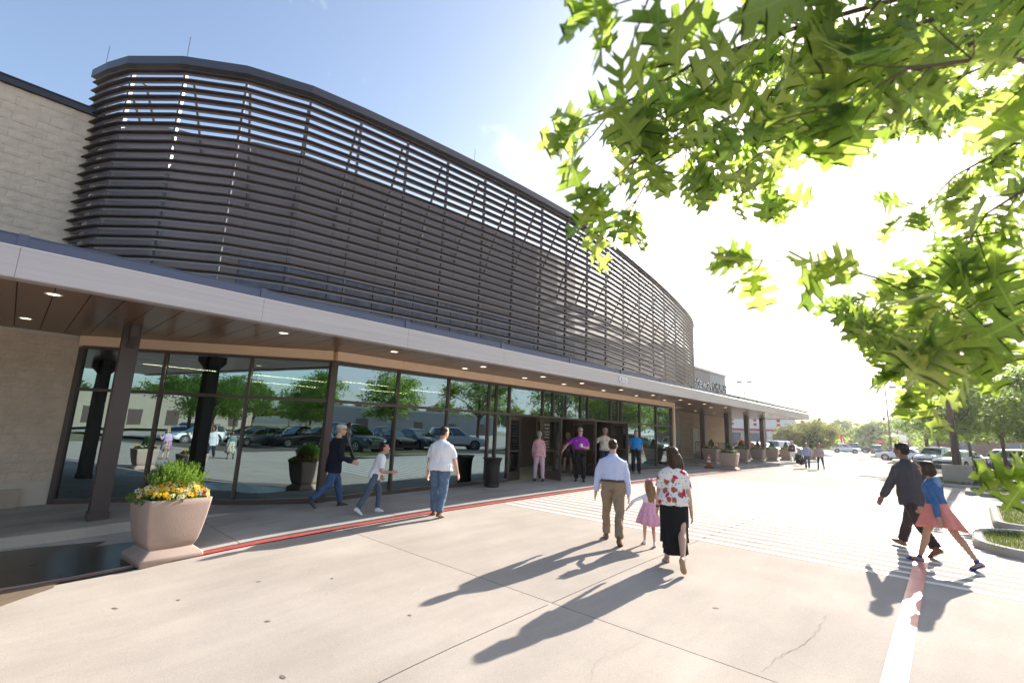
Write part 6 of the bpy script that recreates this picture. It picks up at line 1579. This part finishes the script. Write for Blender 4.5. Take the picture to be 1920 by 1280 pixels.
for (x, y, hh, hc, lb, sx_, hs_) in ((-14.2, 43.2, 1.78, 'gray', 'grey haired man in a rust orange shirt half hidden by the second thick column', 'm', 'buzz'), (-13.6, 43.4, 1.62, 'dark', 'dark haired woman in an orange top beside the rust shirted man', 'f', 'bob')):
    B = Body(hh, sx_, 1.1, legs=((6, 4), (-6, 6)), arms=((6, 8, 40), (6, 8, 30)))
    person(lb, spot(x, y), 200, B, 'fair', [B.skin(.015, SK['fair']), garment('shirt', B.shirt(-.03, .8, .02, .06, 1.2, vox=.015), pattern_cloth('orange_print_' + sx_, (.50, .16, .075), ((.40, .08, .04), (.58, .30, .16)), 16, .4)), garment('trousers', B.trousers(.04, .01, vox=.015), cloth('tan_trouser_' + sx_, (.3, .22, .15))), B.shoes(M['shoe_br'], .013), B.hair(hs_, HR[hc], .013), B.eyes(M['eye'])])
# --- people behind the camera, seen only in the angled panes
B = Body(1.70, 'f', 1.2, belly=.015, legs=((4, 3), (-3, 4)), arms=((30, 14, 110), (10, 10, 70)), inw=(0, 30), head=(0, -4))
g = skirt_mesh([(B.at(.12), .10 * B.h, .08 * B.h, .002, 8, 0), (B.at(.0), .13 * B.h, .11 * B.h, .008, 9, 0), (B.hip - Vector((0, 0, .24 * B.h)), .17 * B.h, .15 * B.h, .016, 9, 1)])
pc_ = pattern_cloth('bright_print', (.45, .30, .38), ((.55, .18, .10), (.20, .28, .50), (.6, .5, .2), (.5, .12, .3)), 9, .45)
person('woman in a bright printed dress and lilac cardigan mirrored in the second pane', spot(-5.2, -14.6), 40, B, 'fair', [B.skin(.013, SK['fair']), garment('cardigan', B.shirt(.05, .9, .014, .0, 1.1, vox=.013), cloth('lilac_knit', (.48, .38, .55))), obj('dress', g, pc_, None, True), B.shoes(M['shoe_br'], .012), B.hair('bob', HR['blond'], .012), B.eyes(M['eye']), B.glasses(M['lens'])])
B = Body(1.84, girth=1.0, legs=((16, 4), (-14, 18)), feet=(0, 18), arms=((14, 8, 12), (-10, 8, 14)))
tie = MB(); tie.bar(B.at(.285) + Vector((0, .075, 0)), B.at(.10) + Vector((0, .125, 0)), .06, .012)
person('man in a pale jacket, tie and dark trousers mirrored in the third pane', spot(-3.3, -13.6), 40, B, 'brown', [B.skin(.013, SK['brown']), garment('jacket', B.shirt(-.10, 1.0, .026, .1, 1.2, vox=.013), cloth('pale_jacket', (.55, .56, .60))), obj('tie', tie, cloth('violet_tie', (.22, .14, .34))), garment('trousers', B.trousers(.05, .01, vox=.013), cloth('ink_trouser', (.025, .03, .055))), B.shoes(M['shoe_br'], .012), B.hair('buzz', HR['black'], .012), B.eyes(M['eye'])])
B = Body(1.64, 'f', 1.0, legs=((12, 4), (-12, 14)), feet=(0, 16), arms=((10, 8, 20), (-6, 8, 20)))
g = skirt_mesh([(B.at(.09), .085 * B.h, .065 * B.h, .001, 8, 0), (B.at(.0), .115 * B.h, .10 * B.h, .006, 9, 0), (B.hip - Vector((0, 0, .32 * B.h)), .18 * B.h, .17 * B.h, .018, 9, 1)])
person('woman in a grey green jacket and black and cream skirt beside the pale jacket', spot(-2.5, -13.0), 40, B, 'brown', [B.skin(.013, SK['brown']), garment('jacket', B.shirt(.03, 1.0, .018, .0, 1.1, vox=.013), cloth('sage_jacket', (.16, .21, .22))), obj('skirt', g, pattern_cloth('leaf_print', (.50, .47, .40), ((.04, .04, .04), (.08, .09, .07)), 11, .42), None, True), B.shoes(M['shoe_bk'], .012), B.hair('bob', HR['black'], .012), B.eyes(M['eye'])])
# ================================================================ OVERHANGING OAK
# limbs of the tree that stands beside the camera, from trunk to twig tip (metres)
BR = {
    'low': ([(0.351, 2.35, 2.167), (0.148, 2.095, 2.124), (0.04, 1.926, 2.1), (-0.053, 1.751, 2.157), (-0.15, 1.575, 2.201), (-0.242, 1.412, 2.216), (-0.354, 1.238, 2.198)], 0.006),
    'low_side': ([(-0.013, 1.839, 2.13), (-0.128, 2.048, 2.097), (-0.224, 2.207, 2.215), (-0.308, 2.382, 2.319)], 0.004),
    'low_side2': ([(0.04, 1.926, 2.1), (-0.055, 2.003, 1.997), (-0.138, 2.065, 1.991)], 0.004),
    't1': ([(0.391, 1.908, 3.196), (0.044, 1.559, 2.982), (-0.221, 1.274, 2.824), (-0.435, 1.096, 2.716), (-0.577, 0.987, 2.606), (-0.683, 0.957, 2.6)], 0.009),
    't1b': ([(-0.328, 1.185, 2.77), (-0.476, 1.151, 2.625), (-0.63, 1.105, 2.503), (-0.716, 1.102, 2.466)], 0.005),
    't2': ([(0.477, 2.427, 3.421), (-0.024, 1.995, 3.226), (-0.309, 1.708, 3.004), (-0.527, 1.543, 2.829), (-0.703, 1.414, 2.674), (-0.801, 1.422, 2.549)], 0.009),
    't3': ([(0.441, 2.664, 3.466), (-0.042, 2.254, 3.252), (-0.275, 2.075, 3.073), (-0.46, 1.938, 2.917), (-0.647, 1.864, 2.778)], 0.008),
    't3b': ([(-0.275, 2.075, 3.073), (-0.487, 2.262, 3.2), (-0.666, 2.282, 3.005), (-0.602, 2.369, 2.908)], 0.005),
    't4': ([(0.09, 1.213, 2.854), (-0.234, 0.876, 2.677), (-0.343, 0.725, 2.582), (-0.412, 0.667, 2.549)], 0.006),
    't5': ([(0.316, 1.628, 2.638), (0.106, 1.365, 2.599), (-0.023, 1.188, 2.53), (-0.111, 1.121, 2.459)], 0.007),
    't5b': ([(-0.003, 1.384, 2.937), (-0.111, 1.263, 2.73), (-0.162, 1.248, 2.602)], 0.005),
    't6': ([(0.598, 3.311, 3.187), (0.285, 3.146, 3.209), (0.067, 3.104, 3.101), (-0.092, 3.13, 2.957)], 0.009),
    't7': ([(0.506, 3.072, 2.681), (0.223, 2.933, 2.711), (0.032, 2.893, 2.697), (-0.116, 2.929, 2.556)], 0.008),
    't8': ([(0.241, 1.652, 1.996), (0.112, 1.45, 2.021), (0.045, 1.363, 2.002), (-0.031, 1.288, 1.952)], 0.006),
    't9': ([(0.358, 2.221, 1.601), (0.233, 2.059, 1.653), (0.155, 1.933, 1.685), (0.105, 1.883, 1.689)], 0.005),
    't10': ([(0.631, 4.035, 2.702), (0.143, 3.868, 2.623), (-0.178, 3.746, 2.446), (-0.362, 3.723, 2.394)], 0.009),
    't11': ([(0.342, 1.975, 2.484), (0.181, 1.827, 2.461), (0.09, 1.758, 2.385), (0.026, 1.793, 2.287)], 0.006),
    't12': ([(0.589, 3.668, 3.955), (-0.04, 3.056, 3.978), (-0.561, 2.477, 3.727), (-0.892, 2.097, 3.418), (-1.104, 1.938, 3.248)], 0.01),
    't13': ([(0.842, 4.472, 3.974), (0.28, 3.939, 3.944), (-0.103, 3.618, 3.758), (-0.369, 3.515, 3.709)], 0.01),
}
oak = thing('oak_tree', 'oak overhanging the drive from the right, its lobed leaves glowing against the sun', 'tree', (3.4, -1.6, zg(-1.6)))
g = MB(); zt_ = zg(-1.6); g.tube([(3.4, -1.6, zt_ - .1), (3.4, -1.6, zt_ + .3), (3.35, -1.5, 2.0), (3.2, -1.3, 3.6), (3.0, -1.1, 5.5)], [.22, .17, .15, .12, .05], 10); obj('trunk', g, M['bark'], oak, True)
HALF = [(.012, 0), (.035, .09), (.16, .118), (.36, .118), (.27, .19), (.42, .255), (.15, .285), (.075, .335), (.15, .425), (.44, .43), (.40, .50), (.56, .60), (.20, .575), (.08, .605), (.15, .695), (.36, .72), (.31, .78), (.36, .87), (.19, .82), (.10, .85), (.10, .93), (0, 1.0)]
def oak_leaf(seed):
    rnd = random.Random(seed); b = MB(); n = len(HALF); mid = []; ym = 0
    fold = rnd.uniform(.2, .7); droop = rnd.uniform(.1, .75); tw = rnd.uniform(-.45, .45)
    for x, y in HALF: ym = max(ym, y); mid.append(ym)
    def P(x, y): return (x, y, fold * abs(x) * .6 - droop * y * y * .5 + tw * x * y + .05 * math.sin(9 * y + seed) * abs(x))
    v = [P(0, y) for y in mid]; f = []
    for s in (1, -1):
        o = len(v); v += [P(s * x * (1 + rnd.uniform(-.1, .1)), y + rnd.uniform(-.012, .012)) for x, y in HALF]
        for i in range(n - 1):
            q = (i, o + i, o + i + 1, i + 1)
            if mid[i] == mid[i + 1]: q = (i, o + i, o + i + 1)
            f.append(q if s > 0 else q[::-1])
    v += [(-.008, -.12, .0), (.008, -.12, .0), (.008, 0, 0), (-.008, 0, 0)]; k = len(v); f.append((k - 4, k - 3, k - 2, k - 1))
    b.add(v, f); b.uv = [(0, y) for y in mid] + [(sx * x, y) for sx in (1, -1) for x, y in HALF] + [(0, 0)] * 4; return b
LV = [oak_leaf(i) for i in range(7)]
LM = [b.mesh('leaf', M['leaf'], True) for b in LV]
def leaf_attr(me, uv, tint=None):
    a = me.attributes.new('leaf_uv', 'FLOAT_VECTOR', 'POINT'); a.data.foreach_set('vector', [q for p in uv for q in (p[0], p[1], 0.0)])
    if tint is not None: t = me.attributes.new('tint', 'FLOAT', 'POINT'); t.data.foreach_set('value', tint)
for me, b in zip(LM, LV): leaf_attr(me, b.uv)
rnd = random.Random(31)
leaves = []          # (matrix, variant)
def put_leaf(p, d, size):
    d = Vector(d).normalized(); nn = Vector((rnd.gauss(0, .55), rnd.gauss(-.15, .55), rnd.uniform(.2, 1))); x = d.cross(nn)
    if x.length < .05: x = d.orthogonal()
    x.normalize(); z = x.cross(d)
    s = size * rnd.uniform(.62, 1.25)
    leaves.append((Matrix(((x.x * s, d.x * s, z.x * s, p.x), (x.y * s, d.y * s, z.y * s, p.y), (x.z * s, d.z * s, z.z * s, p.z), (0, 0, 0, 1))), rnd.randrange(7)))
twigs = MB()
g = MB(); g.tube([(3.25, -1.35, 3.0), (2.6, -.75, 3.45), (1.9, -.1, 3.6), (1.35, .45, 3.45), (1.0, .8, 3.3)], [.085, .07, .055, .04, .028], 9); obj('limb', g, M['bark'], oak, True)
HUB = [Vector((1.9, -.1, 3.6)), Vector((1.35, .45, 3.45)), Vector((1.0, .8, 3.3))]
DENS = {'low': (.10, 1, 3), 'low_side': (.07, 2, 4), 'low_side2': (.08, 2, 4), 't9': (.10, 1, 3), 't8': (.10, 1, 3), 't4': (.11, 2, 3), 't6': (.085, 3, 3), 't7': (.085, 3, 3), 't10': (.085, 3, 3), 't12': (.085, 3, 3), 't13': (.085, 3, 3)}
for nm, (pts, r0) in BR.items():
    pts = [Vector(p) for p in pts]
    g = MB(); k = len(pts); g.tube(pts, [r0 * (1 - .8 * i / (k - 1)) for i in range(k)], 7); obj('branch', g, M['twig'], oak, True)
    if not any(nm.endswith(q) for q in ('side', 'side2', 'b')):
        h0 = HUB[len(nm) % 3 if nm != 't9' else 1]; a0 = pts[0]; md = h0.lerp(a0, .55) + Vector((.10, -.05, .22))
        g = MB(); g.tube([h0, h0.lerp(md, .5) + Vector((0, 0, .05)), md, a0], [r0 * 1.7, r0 * 1.45, r0 * 1.2, r0], 7); obj('branch', g, M['twig'], oak, True)
    step, ntw, nl = DENS.get(nm, (.10, 2, 3))
    for a, b in zip(pts, pts[1:]):
        L = (b - a).length; d = (b - a).normalized(); m_ = max(1, int(L / step))
        for i in range(m_):
            p = a.lerp(b, (i + rnd.random()) / m_)
            for _ in range(ntw):
                td = (d * .6 + Vector((rnd.gauss(0, .8), rnd.gauss(0, .8), rnd.gauss(-.25, .6)))).normalized(); tl = rnd.uniform(.05, .20) * (.45 if nm in ('low', 't8', 't9') else 1.0)
                e = p + td * tl; twigs.tube([p, p.lerp(e, .5) + Vector((0, 0, -.006)), e], [.0022, .0018, .001], 4)
                for q in range(nl):
                    f = (q + 1) / nl; lp = p.lerp(e, f)
                    put_leaf(lp, td * .7 + Vector((rnd.gauss(0, .7), rnd.gauss(0, .7), rnd.gauss(-.45, .5))), .118)
    e = pts[-1]; d = (pts[-1] - pts[-2]).normalized()
    for q in range(5): put_leaf(e, d + Vector((rnd.gauss(0, .6), rnd.gauss(0, .6), rnd.gauss(-.2, .5))), .118)
obj('twigs', twigs, M['twig'], oak, True)['kind'] = 'stuff'
cw = cam.matrix_world.inverted()
def shows(mw):
    c = cw @ (mw @ Vector((0, .5, 0)))
    if c.z > -.35: return -1 if c.z > -.30 else 0
    x, y = c.x / -c.z / 1.0787, c.y / -c.z / .719
    return (mw.col[1].length / -c.z) if abs(x) < 1.02 and abs(y) < 1.02 else 0
sc_ = [(shows(mw), mw, k) for mw, k in leaves]
sc_ = sorted([q for q in sc_ if q[0] >= 0], key=lambda q: -q[0])
oi = root_matrix(oak).inverted()
for s_, mw, k in sc_[:300]:
    o = link('leaf', LM[k], oak); o.matrix_local = oi @ mw
vs, fs, us, ts = [], [], [], []
for s_, mw, k in sc_[300:]:
    n0 = len(vs); b = LV[k]; vs += [tuple(mw @ Vector(p)) for p in b.v]; fs += [tuple(i + n0 for i in f) for f in b.f]; us += b.uv; q_ = rnd.random(); ts += [q_] * len(b.v)
g = MB(); g.v, g.f, g.m = vs, fs, [0] * len(fs)
fo = obj('foliage', g, M['leaf'], oak, True); fo['kind'] = 'stuff'; leaf_attr(fo.data, us, ts)
# ================================================================ AIR
hz = D.materials.new('haze_air'); hz.use_nodes = True
_N, _L = hz.node_tree.nodes, hz.node_tree.links
_N.remove(_N["Principled BSDF"])
pv = _N.new("ShaderNodeVolumePrincipled"); pv.inputs["Color"].default_value = (.96, .97, 1, 1); pv.inputs["Density"].default_value = 0.00032; pv.inputs["Anisotropy"].default_value = 0.72
_L.new(pv.outputs[0], _N["Material Output"].inputs["Volume"])
g = MB(); g.box(-420, -420, -3.5, 420, 420, 17)
tag(obj('haze', g, hz), kind='stuff')
